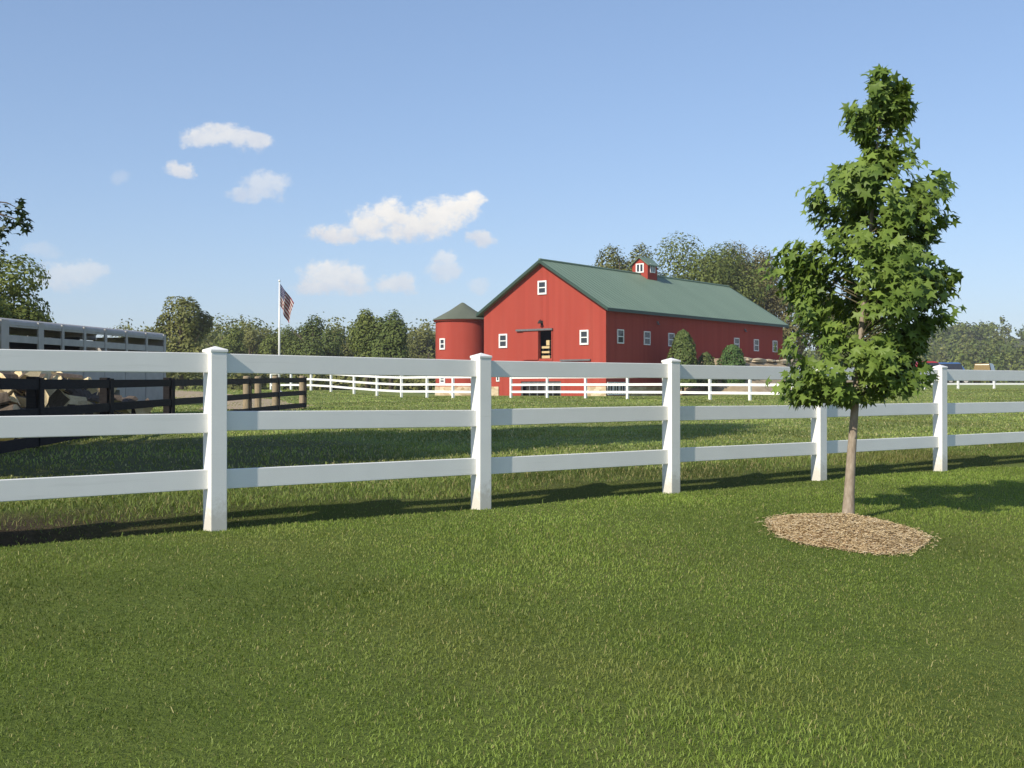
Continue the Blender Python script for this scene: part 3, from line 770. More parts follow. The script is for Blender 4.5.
def crown_points(r, n, rx, ry, rz, zc, lobes, lr=(.24, .38), hollow=.35, flat=0):
    """points in a crown made of uneven lobes"""
    C_ = []
    for i in range(lobes):
        d = r.normal(size=3); d /= np.linalg.norm(d); q = r.uniform(.30, .72)
        C_.append((d*q, r.uniform(*lr)))
    C_.append((np.zeros(3), .5))
    idx = r.integers(0, len(C_), n); c = np.array([C_[i][0] for i in idx]); ra = np.array([C_[i][1] for i in idx])
    d = r.normal(size=(n, 3)); d /= np.linalg.norm(d, axis=1, keepdims=True)
    q = (hollow+(1-hollow)*r.uniform(0, 1, n)**.5)*(1+.06*r.normal(size=n))
    p = c+d*(ra*q)[:, None]
    sc_ = np.array([rx, ry, rz]); P_ = p*sc_+np.array([0, 0, zc])
    nr = d+p*.5+np.array([0, 0, .55])+r.normal(size=(n, 3))*.45
    return P_, nr, idx
def tints(r, n, a, b, idx=None):
    t = r.uniform(0, 1, n)
    if idx is not None: t = .55*t+.45*r.uniform(0, 1, idx.max()+1)[idx]
    return np.array(a)*(1-t[:, None])+np.array(b)*t[:, None]
M['far_leaf'] = leafmat('broadleaf_foliage', (1,1,1), .25, .65, .2)
GREENS = [((.095,.130,.030),(.205,.235,.060)), ((.115,.135,.040),(.235,.235,.080)), ((.068,.105,.026),(.155,.190,.052)), ((.145,.135,.055),(.245,.215,.095))]
def far_tree(name, label, px, Y, top_y, wpx, kind=0, n=2600, seed=1, base=None, group=None, sz=.195, depth=None, low=.12, lobes=12, cat='tree', airy=.35):
    r = np.random.default_rng(seed); x, y = at(px, Y); zg = base if base is not None else H(x, y)
    zt = 1+(390-top_y)/1200*Y; Ht = zt-zg; rx = wpx/1200*Y/2; ry = depth or rx*.9
    t = thing(name, label, cat, (x, y, zg), 0, group)
    zc = Ht*(.5+low/2); rz = Ht*(1-low)/2
    n = int(n*4)
    P_, nr, idx = crown_points(r, n, rx*1.28, ry*1.28, rz*1.22, zc, lobes, hollow=airy)
    P_[:, 2] = np.clip(P_[:, 2], Ht*.04, Ht*1.04)
    s = np.full(n, sz)*r.uniform(.6, 1.25, n)
    m = MB(); b = [(0,0,-.3),(r.uniform(-.1,.1),0,Ht*.3),(r.uniform(-.3,.3),r.uniform(-.2,.2),Ht*.62),(r.uniform(-.4,.4),0,Ht*.85)]
    R0 = max(.10, Ht*.022); m.tube(b, [R0*1.3, R0, R0*.6, R0*.2], 8)
    for k in range(7):
        a = r.uniform(0, 6.28); z0 = Ht*r.uniform(.28, .6); q = r.uniform(.5, .85)
        m.tube([(0,0,z0),(rx*.4*q*math.cos(a), ry*.4*q*math.sin(a), z0+Ht*.1),(rx*q*math.cos(a), ry*q*math.sin(a), z0+Ht*.24)], [R0*.5, R0*.32, R0*.08], 5)
    part('trunk', m, M['darkbark'], t, smooth=True)
    a, c = GREENS[kind]
    cards('crown', P_, nr, s, tints(r, n, a, c, idx), M['far_leaf'], t, seed+50)
    return t
G1 = 'trees along the far edge of the pasture'
far_tree('broadleaf_tree', 'low olive tree just showing past the right end of the trailer', 152, 160, 327, 46, 1, 1600, 11, group=G1)
far_tree('broadleaf_tree', 'tall loose airy tree standing above the row right of the trailer', 182, 112, 300, 58, 1, 2300, 12, group=G1, airy=.5, lobes=14)
far_tree('broadleaf_tree', 'rounded mid green tree right of the tall airy tree', 222, 158, 327, 52, 0, 1900, 13, group=G1)
far_tree('broadleaf_tree', 'light green tree behind the left shoulder of the flagpole', 251, 165, 323, 48, 1, 1800, 14, group=G1)
far_tree('broadleaf_tree', 'bushy green tree directly behind the flagpole', 281, 160, 321, 44, 0, 1800, 15, group=G1)
far_tree('broadleaf_tree', 'dense dark green tree just right of the flagpole', 312, 150, 316, 56, 2, 2300, 16, group=G1)
far_tree('broadleaf_tree', 'low olive tree between the dark tree and the two-topped tree', 342, 165, 323, 46, 1, 1800, 17, group=G1)
far_tree('broadleaf_tree', 'left of the pair of tall trees beside the silo', 367, 124, 310, 46, 0, 2200, 18, group=G1)
far_tree('broadleaf_tree', 'tallest dark tree of the far row, left of the silo', 391, 122, 302, 50, 2, 2600, 19, group=G1, airy=.45)
far_tree('broadleaf_tree', 'pale distant tree touching the left edge of the silo', 428, 185, 326, 50, 1, 1900, 20, group=G1)
G2 = 'trees behind the barn'
far_tree('broadleaf_tree', 'thin pale tree behind the roof left of the cupola', 622, 138, 237, 72, 1, 3600, 31, group=G2, airy=.45, sz=.20, low=.3, lobes=18)
far_tree('broadleaf_tree', 'big full tree rising behind the roof right of the cupola', 704, 140, 235, 124, 0, 7500, 32, group=G2, sz=.20, low=.25, lobes=34)
far_tree('broadleaf_tree', 'brownish tree behind the far end of the barn roof', 752, 150, 243, 76, 3, 4200, 33, group=G2, sz=.20, low=.2, lobes=15)
far_tree('broadleaf_tree', 'lower tree at the far gable, behind the young star-leaved tree', 800, 142, 268, 90, 3, 3800, 34, group=G2, sz=.20, low=.1, lobes=15)
far_tree('broadleaf_tree', 'shaded tree half hidden behind the crown of the young tree', 850, 165, 292, 90, 0, 3000, 35, group=G2, sz=.22, low=.1)
far_tree('broadleaf_tree', 'leafy tree at the left edge behind the trailer roof', -42, 44, 252, 168, 0, 6500, 41, sz=.10, low=.3, lobes=18, airy=.45)
# evergreen shrubs by the barn
def cone_shrub(label, px, Y, top_y, wpx, seed, zb, n=2600, a=(.03,.06,.015), c=(.075,.115,.03), pw=.75):
    r = np.random.default_rng(seed); x, y = at(px, Y); zt = 1+(390-top_y)/1200*Y; Ht = zt-zb; rx = wpx/1200*Y/2
    t = thing('evergreen_shrub', label, 'shrub', (x, y, zb), 0, 'shrubs on the bank by the barn')
    q = r.uniform(0, 1, n)**1.25; az = r.uniform(0, 6.283, n)
    prof = np.minimum(1, ((1-q)*1.5))**pw*(1+.10*np.sin(az*5+q*9)+.08*np.sin(az*3-q*14))
    rr = rx*prof*(.55+.45*r.uniform(0, 1, n)**.4)
    P_ = np.stack([rr*np.cos(az), rr*np.sin(az), q*Ht*.98+.05], -1)
    nr = np.stack([np.cos(az), np.sin(az), np.full(n, .6)], -1)+r.normal(size=(n, 3))*.4
    cards('foliage', P_, nr, r.uniform(.08, .18, n), tints(r, n, a, c), M['far_leaf'], t, seed)
    m = MB(); m.tube([(0,0,-.3),(0,0,Ht*.5),(0,0,Ht*.92)], [.1,.06,.015], 6); part('stem', m, M['darkbark'], t)
cone_shrub('tall pointed evergreen against the shaded barn wall', 683, 97, 330, 33, 61, 1.2, 6000, (.07,.11,.028), (.16,.20,.06), .42)
cone_shrub('dense rounded evergreen on the bank right of the small shrub', 732, 100, 345, 30, 62, 1.5, 3400, (.055,.11,.03), (.11,.18,.052), .36)
cone_shrub('small loose shrub between the two larger evergreens', 706, 98, 353, 24, 63, 1.3, 1500, (.07,.10,.03), (.15,.18,.06), .4)

# far-off woods and hill
def woods(name, label, pts, n_per, kind, seed, sz):
    r = np.random.default_rng(seed); PP, NN, SS, CC = [], [], [], []
    for (x, y, z, rx, hz) in pts:
        P_, nr, idx = crown_points(r, n_per, rx*1.25, rx*1.25, hz*.72, hz*.42, 5, hollow=.45)
        k = (P_[:, 2] > 0) & (P_[:, 2] < hz*r.uniform(.74, .9, len(P_))); P_ = P_[k]; nr = nr[k]
        PP.append(P_+np.array([x, y, z])); NN.append(nr); SS.append(r.uniform(.6, 1.2, len(P_))*sz)
        a, c = GREENS[kind if r.uniform() < .6 else r.integers(0, 3)]
        CC.append(tints(r, len(P_), a, c)*r.uniform(.8, 1.2))
    o = cards(name, np.concatenate(PP), np.concatenate(NN), np.concatenate(SS), np.concatenate(CC), M['far_leaf'], None, seed)
    tag(o, label, 'woods', kind='stuff')
r_ = np.random.default_rng(77)
pts = []
for i in range(95):
    px = r_.uniform(120, 500); Y = r_.uniform(185, 240); x, y = at(px, Y)
    top = 307+4*math.sin(px*.05)+r_.uniform(-4, 6); z = H(x, y); pts.append((x, y, z-.3, r_.uniform(3.5, 6), 1+(390-top)/1200*Y-z))
for i in range(60):
    px = r_.uniform(-420, 130); Y = r_.uniform(180, 230); x, y = at(px, Y); z = H(x, y); pts.append((x, y, z-.6, r_.uniform(4, 6.5), 1+(390-r_.uniform(332, 346))/1200*Y-z))
for i in range(80):                              # scrub and saplings under the wood's edge
    px = r_.uniform(100, 500); Y = r_.uniform(138, 180); x, y = at(px, Y); pts.append((x, y, H(x, y)-.9, r_.uniform(2.2, 4), r_.uniform(2.6, 5)))
woods('far_woods', 'unbroken belt of woods behind the row of pasture trees on the left', pts, 600, 1, 5, .38)
def hill_z(x, y):
    q = ss(x, 40, 230)*ss(y, 230, 520)
    return 1.2+(28+5*np.sin(x*.018+1)+2.5*np.sin(x*.047))*q*(1-.3*ss(y, 560, 900))
def hill():
    X = np.linspace(0, 700, 70); Y = np.linspace(200, 900, 50); m = MB()
    for y in Y:
        for x in X:
            m.v.append((x, y, float(hill_z(x, y))-(.8 if hill_z(x, y) < 1.3 else 0)))
    for j in range(49):
        for i in range(69): m.f.append([j*70+i, j*70+i+1, (j+1)*70+i+1, (j+1)*70+i]); m.mi.append(0)
    mt = simple('hill_ground', (.06,.075,.024), (.11,.11,.042), .05, .95, 0)
    o = part('hill', m, mt, smooth=True); tag(o, 'distant wooded hillside rising on the right', None, kind='structure')
hill()
pts = []
for i in range(520):
    Y = 215+330*r_.uniform(0, 1)**.8; x = r_.uniform(.20, .60)*Y; z = float(hill_z(x, Y))
    hz = r_.uniform(6, 11) if Y > 300 else r_.uniform(2.5, 6.5)
    pts.append((x, Y, z-.5, r_.uniform(3, 5.5)*(1 if Y > 300 else .7), hz))
woods('hill_woods', 'mixed woods covering the distant hill on the right', pts, 150, 0, 6, .78)

# ------------------------------------------------------------------ young star-leaved tree
def star_leaf():
    tips = [(90, 1.0), (90-58, .92), (90+58, .92), (90-122, .72), (90+122, .72)]
    order = sorted([(a % 360, r) for a, r in tips]); out = []
    n = len(order)
    for i in range(n):
        a, r = order[i]; b = order[(i+1) % n][0]; out.append((a, r)); gap = ((b-a) % 360)
        out.append((a+gap/2, .40 if gap < 100 else .16))
    pts = [(r*math.cos(R(a)), r*math.sin(R(a)), -.16*r*r) for a, r in out]
    return np.array([(0, 0, .06)]+pts)
LEAF = star_leaf()
def star_leaves(name, pts, nrm, tipdir, size, tint, mat, parent):
    n = len(pts); nrm = nrm/np.linalg.norm(nrm, axis=1, keepdims=True)
    w = tipdir-nrm*(tipdir*nrm).sum(1, keepdims=True); w /= np.linalg.norm(w, axis=1, keepdims=True)+1e-9; u = np.cross(w, nrm)
    k = len(LEAF)
    fold = np.abs(LEAF[:, 0])[None, :]*rng.uniform(-.25, .35, (n, 1))
    V = pts[:, None]+size[:, None, None]*(u[:, None]*LEAF[None, :, 0, None]+w[:, None]*LEAF[None, :, 1, None]+nrm[:, None]*(LEAF[None, :, 2]+fold)[..., None])
    tri = np.array([[0, i, i+1 if i < k-1 else 1] for i in range(1, k)])
    L = (np.arange(n)[:, None, None]*k+tri[None]).ravel(); S = np.full(n*(k-1), 3)
    me = np_mesh(name, V.reshape(-1, 3), S, L, np.repeat(tint, k, axis=0))
    return link(name, me, mat, parent)
M['star_leaf'] = leafmat('star_leaf', (1,1,1), .26, .5, .25)
ENV = [(70,-7,6),(85,-24,22),(100,-37,40),(120,-40,43),(135,-22,34),(147,-6,34),(158,-6,36),(168,-45,50),(180,-48,71),(190,-69,73),(205,-73,77),(220,-69,79),(235,-57,60),(243,-90,56),
       (262,-106,67),(272,-104,103),(286,-95,106),(300,-96,100),(315,-87,99),(330,-76,70),(345,-80,67),(360,-84,64),(375,-86,76),(390,-80,74),(400,-70,40)]
def young_tree():
    z0 = H(*TREE); mp = 10.0/1200
    t = thing('young_tree', 'young star-leaved tree with a slim pale trunk in a ring of mulch', 'tree', (TREE[0], TREE[1], z0))
    def zof(y): return 1+(390-y)*mp-z0
    ax = [(515,0),(460,4),(400,9),(340,14),(300,18),(240,22),(180,26),(120,30),(75,33)]
    def axis(z):
        zs = [zof(a[0]) for a in ax]; return float(np.interp(z, zs, [a[1]*mp for a in ax])), .05*math.sin(z*1.3)
    r = np.random.default_rng(23)
    m = MB(); zs = np.linspace(-.1, zof(80), 26)
    pts = [(*axis(max(z, 0)), z) for z in zs]
    rad = [max(.006, max(0,.047*(1-.93*(max(z, 0)/zof(75))**.8))+.012*math.exp(-max(z, 0)/.12)) for z in zs]
    m.tube(pts, rad, 14); part('trunk', m, M['bark'], t, smooth=True)
    ys = np.array([e[0] for e in ENV], float); Ls = np.array([e[1] for e in ENV])*mp; Rs = np.array([e[2] for e in ENV])*mp
    limb = MB(); P_, NR, TD, SZ, TN = [], [], [], [], []
    wgt = (Rs-Ls); cdf = np.cumsum(wgt*np.gradient(ys)); cdf /= cdf[-1]
    LOB = [(778,391),(788,396),(880,392),(905,390),(852,396),(795,392),(775,250),(768,270),(785,262),(780,285),(790,300),(812,215),(806,195),(815,205),(940,200),(945,225),(850,112),(905,100),(915,112),(845,120),(918,152),(965,278),(955,288),(940,276),(930,292),(925,380),(912,385),(932,372),(782,388),(790,378),(800,368),(782,352),(842,172),(832,174),(800,255),(945,240)]
    hubs = []
    for k in range(38):
        a = r.uniform(0, 6.283); hubs.append((float(np.interp((k+r.uniform(0, 1))/38, cdf, ys)), a-.22*math.sin(2*a), r.uniform(.5, 1.0)))
    for k in range(360+2*len(LOB)):
        y = float(np.interp(r.uniform(0, 1), cdf, ys)); az = r.uniform(0, 6.283); az = az-.22*math.sin(2*az)
        hy, ha, hf = hubs[k % 38]
        if k % 7: y = min(396, max(76, hy+r.normal()*7)); az = ha+r.normal()*.26/max(.3, hf); fh = min(1.02, max(.1, hf+r.normal()*.13))
        ca, sa = math.cos(az), math.sin(az)
        l = -float(np.interp(y, ys, Ls)); q = float(np.interp(y, ys, Rs))
        ext = l*(1-ca)/2+q*(1+ca)/2
        if k >= 360:
            lx_, y = LOB[(k-360)//2]; y += r.uniform(-4, 4); aim = (lx_-848)*mp-axis(zof(y))[0]
            az = (math.pi if aim < 0 else 0)+r.uniform(-.25, .25); ca, sa = math.cos(az), math.sin(az); ext = abs(aim)
        f = .97 if k >= 360 else math.sqrt(r.uniform(.10, 1.05)) if k % 7 == 0 else fh
        rr = max(0, ext-.05)*f
        z = zof(y); a0 = axis(z); tip = Vector((a0[0]+rr*ca, a0[1]+rr*sa*.95, z+r.normal()*.02))
        zb = max(zof(396), z-.12-.42*rr); b0 = axis(zb); b = Vector((b0[0], b0[1], zb))
        mid_ = b*.5+tip*.5+Vector((r.normal()*.03, r.normal()*.03, -.03))
        if k % 4 == 0 and y < 380: limb.tube([b, mid_, tip], [.003+.006*min(1, rr), .002+.004*min(1, rr), .0015], 5, cap=False)
        nl = int(r.integers(13, 22)); d = (tip-mid_).normalized()
        tone = r.uniform(.0, 1)
        for j in range(nl):
            s = r.uniform(-.75, .25); o = r.normal(size=3); o /= np.linalg.norm(o); o[2] = o[2]*.8
            c = tip+d*(s*.28)+Vector(o)*r.uniform(.03, .115)
            # keep every leaf inside the crown's own outline
            yy = 390-((c.z+z0)-1)/mp; aa = axis(c.z); ang = math.atan2(c.y-aa[1], c.x-aa[0]); cc = math.cos(ang)
            e_ = -float(np.interp(yy, ys, Ls))*(1-cc)/2+float(np.interp(yy, ys, Rs))*(1+cc)/2
            if math.hypot(c.x-aa[0], c.y-aa[1]) > e_+.06 or yy < 70 or yy > 400+r.uniform(0, 8): continue
            out = np.array([ca, sa, 0])
            nrm = np.array([0, 0, .62])+out*.8*f+r.normal(size=3)*.40+np.array([-.15,-.2,0])
            P_.append(c); NR.append(nrm); TD.append(out*.8+np.array([0,0,-.55])+r.normal(size=3)*.5); SZ.append(r.uniform(.050, .088))
            tt_ = .5*tone+.5*r.uniform(0, 1); TN.append(np.array((.076,.132,.022))*(1-tt_)+np.array((.215,.300,.060))*tt_)
    # the bare hooked leader at the very top
    limb.tube([(*axis(zof(100)), zof(100)), (axis(zof(80))[0]-.02, .02, zof(80)), (axis(zof(75))[0]+.02, .02, zof(71)), (axis(zof(75))[0]+.09, .0, zof(76))], [.008,.005,.004,.002], 6)
    part('limbs', limb, M['twig'], t, smooth=True)
    star_leaves('crown', np.array([tuple(p) for p in P_]), np.array(NR), np.array(TD), np.array(SZ), np.array(TN), M['star_leaf'], t)
young_tree()

# mulch ring
def mulch():
    n = 48; rings = 12; m = MB(); c = MUL_C
    a = MUL_A
    def pt(u, th):
        k = (1+.03*math.sin(3*th+1)+.035*math.sin(5*th))*u
        x = .93*k*math.cos(th); y = .59*k*math.sin(th)
        X = c[0]+x*math.cos(a)-y*math.sin(a); Y = c[1]+x*math.sin(a)+y*math.cos(a)
        return X, Y, H(X, Y)+.10*(1-u**2.2)+.012*math.sin(X*23)*math.cos(Y*19)*(1-u)-.01
    V = [pt(0, 0)]
    for i in range(1, rings+1):
        for k in range(n): V.append(pt(i/rings, 2*math.pi*k/n))
    S, L = [], []
    for k in range(n): L += [0, 1+k, 1+(k+1) % n]; S.append(3)
    for i in range(rings-1):
        for k in range(n):
            L += [1+i*n+k, 1+(i+1)*n+k, 1+(i+1)*n+(k+1) % n, 1+i*n+(k+1) % n]; S.append(4)
    col = [(.54,.39,.23)]*len(V)
    V = list(V)
    r = random.Random(9)
    for j in range(22000):                             # shreds lying at all angles
        u = math.sqrt(r.random())*(1.02 if r.random() < .9 else r.uniform(1, 1.22)); th = r.uniform(0, 6.283); x, y, z = pt(min(u, 1.0), th)
        if u > 1: x, y, z = c[0]+(x-c[0])*u, c[1]+(y-c[1])*u, z+.012
        L_ = r.uniform(.008, .032)*(1.9 if r.random() < .08 else 1); w = r.uniform(.0012, .004); A_ = r.uniform(0, 6.283); tl = r.uniform(-.35, .35); hz = r.uniform(.004, .020)
        dx, dy, dz = math.cos(A_)*L_/2, math.sin(A_)*L_/2, tl*L_/2; ex, ey = -math.sin(A_)*w, math.cos(A_)*w; b = len(V)
        V += [(x-dx-ex, y-dy-ey, z+hz-dz), (x+dx-ex, y+dy-ey, z+hz+dz), (x+dx+ex, y+dy+ey, z+hz+dz+.002), (x-dx+ex, y-dy+ey, z+hz-dz+.002)]
        L += [b, b+1, b+2, b+3]; S.append(4)
        t = r.random(); cc = (.45+.30*t, .335+.26*t, .18+.17*t) if r.random() < .84 else (.68,.57,.39)
        col += [cc]*4
    me = np_mesh('mulch', np.array(V), np.array(S), np.array(L), np.array(col))
    mt, nt, b = newmat('shredded_mulch'); at_ = N(nt, 'ShaderNodeVertexColor', layer_name='Col').outputs[0]
    f = noise(nt, 45, 4, coord(nt)); nt.links.new(mixc(nt, f, mixc(nt, 1.0, at_, (.75,.72,.7), 'MULTIPLY'), at_), b.inputs['Base Color'])
    b.inputs['Roughness'].default_value = .95; b.inputs['Specular IOR Level'].default_value = .1; bump(nt, b, f, .6, .015)
    o = link('mulch', me, mt); tag(o, 'oval bed of tan shredded mulch round the young tree', 'mulch', kind='stuff')
mulch()

# ------------------------------------------------------------------ large shade tree just left of the view, one branch reaching in
def shade_tree():
    x, y = -10.2, 11.5; zg = H(x, y); r = np.random.default_rng(91); Ht = 15.5
    t = thing('shade_tree', 'dark leafy branch end of a big shade tree, reaching in at the left edge', 'tree', (x, y, zg))
    n = 42000; P_, nr, idx = crown_points(r, n, 5.4, 5.4, 7.4, 8.8, 26, hollow=.3)
    k = np.hypot(P_[:, 0], P_[:, 1]) < 4.7; P_, nr, idx = P_[k], nr[k], idx[k]; n = len(P_)
    k = (P_[:, 0]+x) < -.445*(P_[:, 1]+y)-.15; P_, nr, idx = P_[k], nr[k], idx[k]; n = len(P_)
    cards('crown', P_, nr, r.uniform(.13, .26, n), tints(r, n, *GREENS[2], idx), M['far_leaf'], t, 92)
    m = MB(); m.tube([(0,0,-.3),(0,0,2),(.2,0,6),(.1,.1,10),(0,0,14)], [.34,.27,.2,.12,.03], 12)
    for a, z0, q in ((.3,3,3.2),(1.4,4,3),(2.6,3.5,3),(3.9,4.5,3),(5.1,3.2,3),(.9,6.5,2.8),(3,7,2.7),(4.6,8,2.4)):
        m.tube([(0,0,z0),(q*.5*math.cos(a),q*.5*math.sin(a),z0+.9),(q*math.cos(a),q*math.sin(a),z0+1.6)], [.1,.06,.015], 7)
    tips = [(5.40,-.05,2.62),(5.50,-.1,2.72),(5.28,.0,2.52),(5.15,.1,2.70),(5.54,-.05,2.58),(5.30,-.1,2.33),(5.20,-.05,2.26)]
    m.tube([(0,0,3.0),(2.2,.1,3.3),(4.0,.0,3.05),(5.0,0,2.8)], [.10,.06,.03,.012], 7)
    LP, LN, LT = [], [], []
    for q in tips:
        m.tube([(4.8,.0,2.85), (q[0]-.1, q[1], q[2]+.05), q], [.010,.006,.003], 5)
        for j in range(15):
            o = r.normal(size=3)*np.array([.05,.08,.05]); LP.append(np.array(q)+o); LN.append(np.array([.25,-.2,.8])+r.normal(size=3)*.5); LT.append(np.array([.5,-.2,-.6])+r.normal(size=3)*.4)
    for j in range(620):
        s = r.uniform(.15, 1); q = np.array([1.9+2.5*s, .1-.1*s, 3.3-.35*s]); LP.append(q+r.normal(size=3)*.2); LN.append(np.array([0,0,1])+r.normal(size=3)*.5); LT.append(r.normal(size=3))
    part('trunk', m, M['darkbark'], t, smooth=True)
    n = len(LP); star_leaves('leaves', np.array(LP), np.array(LN), np.array(LT), r.uniform(.05, .075, n), tints(r, n, (.018,.032,.009), (.038,.06,.015)), M['star_leaf'], t)
shade_tree()

# ------------------------------------------------------------------ parked vehicles beyond the right-hand fence
def car(name, label, px, Y, rz, L, W, Hh, paint, style):
    x, y = at(px, Y); t = thing(name, label, 'vehicle', (x, y, H(x, y)), rz, 'vehicles parked beyond the right fence')
    mt, nt, b = newmat('car_paint_'+style+str(int(px))); b.inputs['Base Color'].default_value = (*paint, 1); b.inputs['Roughness'].default_value = .3; b.inputs['Coat Weight'].default_value = .5
    f = noise(nt, 3, 3, coord(nt)); nt.links.new(mixc(nt, f, tuple(c*.92 for c in paint), paint), b.inputs['Base Color'])
    belt = Hh*.56; h = L/2
    if style == 'van': side = [(-h,.32),(h,.32),(h,.75),(h*.96,belt),(h*.62,belt+.05),(h*.40,Hh-.06),(h*.3,Hh),(-h*.9,Hh),(-h*.98,Hh-.1),(-h,belt)]
    else: side = [(-h,.32),(h,.32),(h,.62),(h*.94,belt-.12),(h*.42,belt),(h*.12,Hh-.06),(0,Hh),(-h*.52,Hh),(-h*.64,Hh-.06),(-h*.92,belt),(-h,belt-.15)]
    m = MB(); n = len(side)
    def wd(z): return W/2*(1 if z <= belt else 1-.22*(z-belt)/(Hh-belt))
    vs = [(a, -wd(z), z) for a, z in side]+[(a, wd(z), z) for a, z in side]
    m.add(vs, [tuple(range(n)), tuple(range(2*n-1, n-1, -1))]+[(i, n+i, n+(i+1) % n, (i+1) % n) for i in range(n)])
    part('body', m, mt, t, bevel=.05)
    for sg in (-1, 1):
        m = MB(); z0, z1 = belt+.04, Hh-.12; x0, x1 = (-h*.85, h*.5) if style == 'van' else (-h*.62, h*.26)
        w0, w1 = wd(z0)+.012, wd(z1)+.012; s = .24 if style != 'van' else .12
        m.add([(x0,sg*w0,z0),(x1,sg*w0,z0),(x1-s*1.2,sg*w1,z1),(x0+s*.6,sg*w1,z1)], [(0,1,2,3) if sg < 0 else (3,2,1,0)]); part('side_window', m, M['glass'], t)
        for q in (-.62, .60):
            m = MB(); m.tube([(h*q, sg*(W/2-.2), .33), (h*q, sg*(W/2+.01), .33)], .33, 20); w = part('wheel', m, M['rubber'], t)
            m = MB(); m.tube([(h*q, sg*(W/2+.0), .33), (h*q, sg*(W/2+.02), .33)], .2, 14); part('rim', m, M['alu'], w)
    m = MB(); i0 = 4; (xa, za), (xb, zb) = side[i0], side[i0+1]
    d = .02; m.add([(xa+d*.6-.1,-wd(za)*.88,za+.08),(xa+d*.6-.1,wd(za)*.88,za+.08),(xb+d+.04,wd(zb)*.9,zb-.04),(xb+d+.04,-wd(zb)*.9,zb-.04)], [(0,1,2,3)]); part('windscreen', m, M['glass'], t)
    for sg in (-1, 1):
        m = MB(); m.box((h-.05, sg*W*.36-.14, .62 if style != 'van' else .7), (h+.015, sg*W*.36+.14, .74 if style != 'van' else .86)); part('headlight', m, M['window_white'], t)
car('parked_car', 'red car parked at the foot of the hill behind the lowest leaves', 931, 100, R(8), 4.3, 1.75, 1.88, (.42,.025,.03), 'car')
car('parked_van', 'blue-roofed van parked behind the red car', 949, 107, R(-6), 4.1, 1.8, 1.95, (.05,.12,.30), 'van')
car('parked_van', 'dull yellow van parked alone right of the red and blue vehicles', 985, 112, R(60), 3.6, 1.6, 1.98, (.24,.16,.045), 'van')

# ------------------------------------------------------------------ sky, sun, camera
AZ = R(49.7); EL = R(34)                       # light travels towards +x, +y
tosun = Vector((-math.cos(AZ)*math.cos(EL), -math.sin(AZ)*math.cos(EL), math.sin(EL)))
sun = bpy.data.lights.new('sun', 'SUN'); sun.energy = 4.1; sun.angle = R(.53); sun.color = (1, .92, .78)
so = bpy.data.objects.new('sun', sun); COL.objects.link(so); so.rotation_euler = (-tosun).to_track_quat('-Z', 'Y').to_euler(); so.location = (-20, -20, 30)

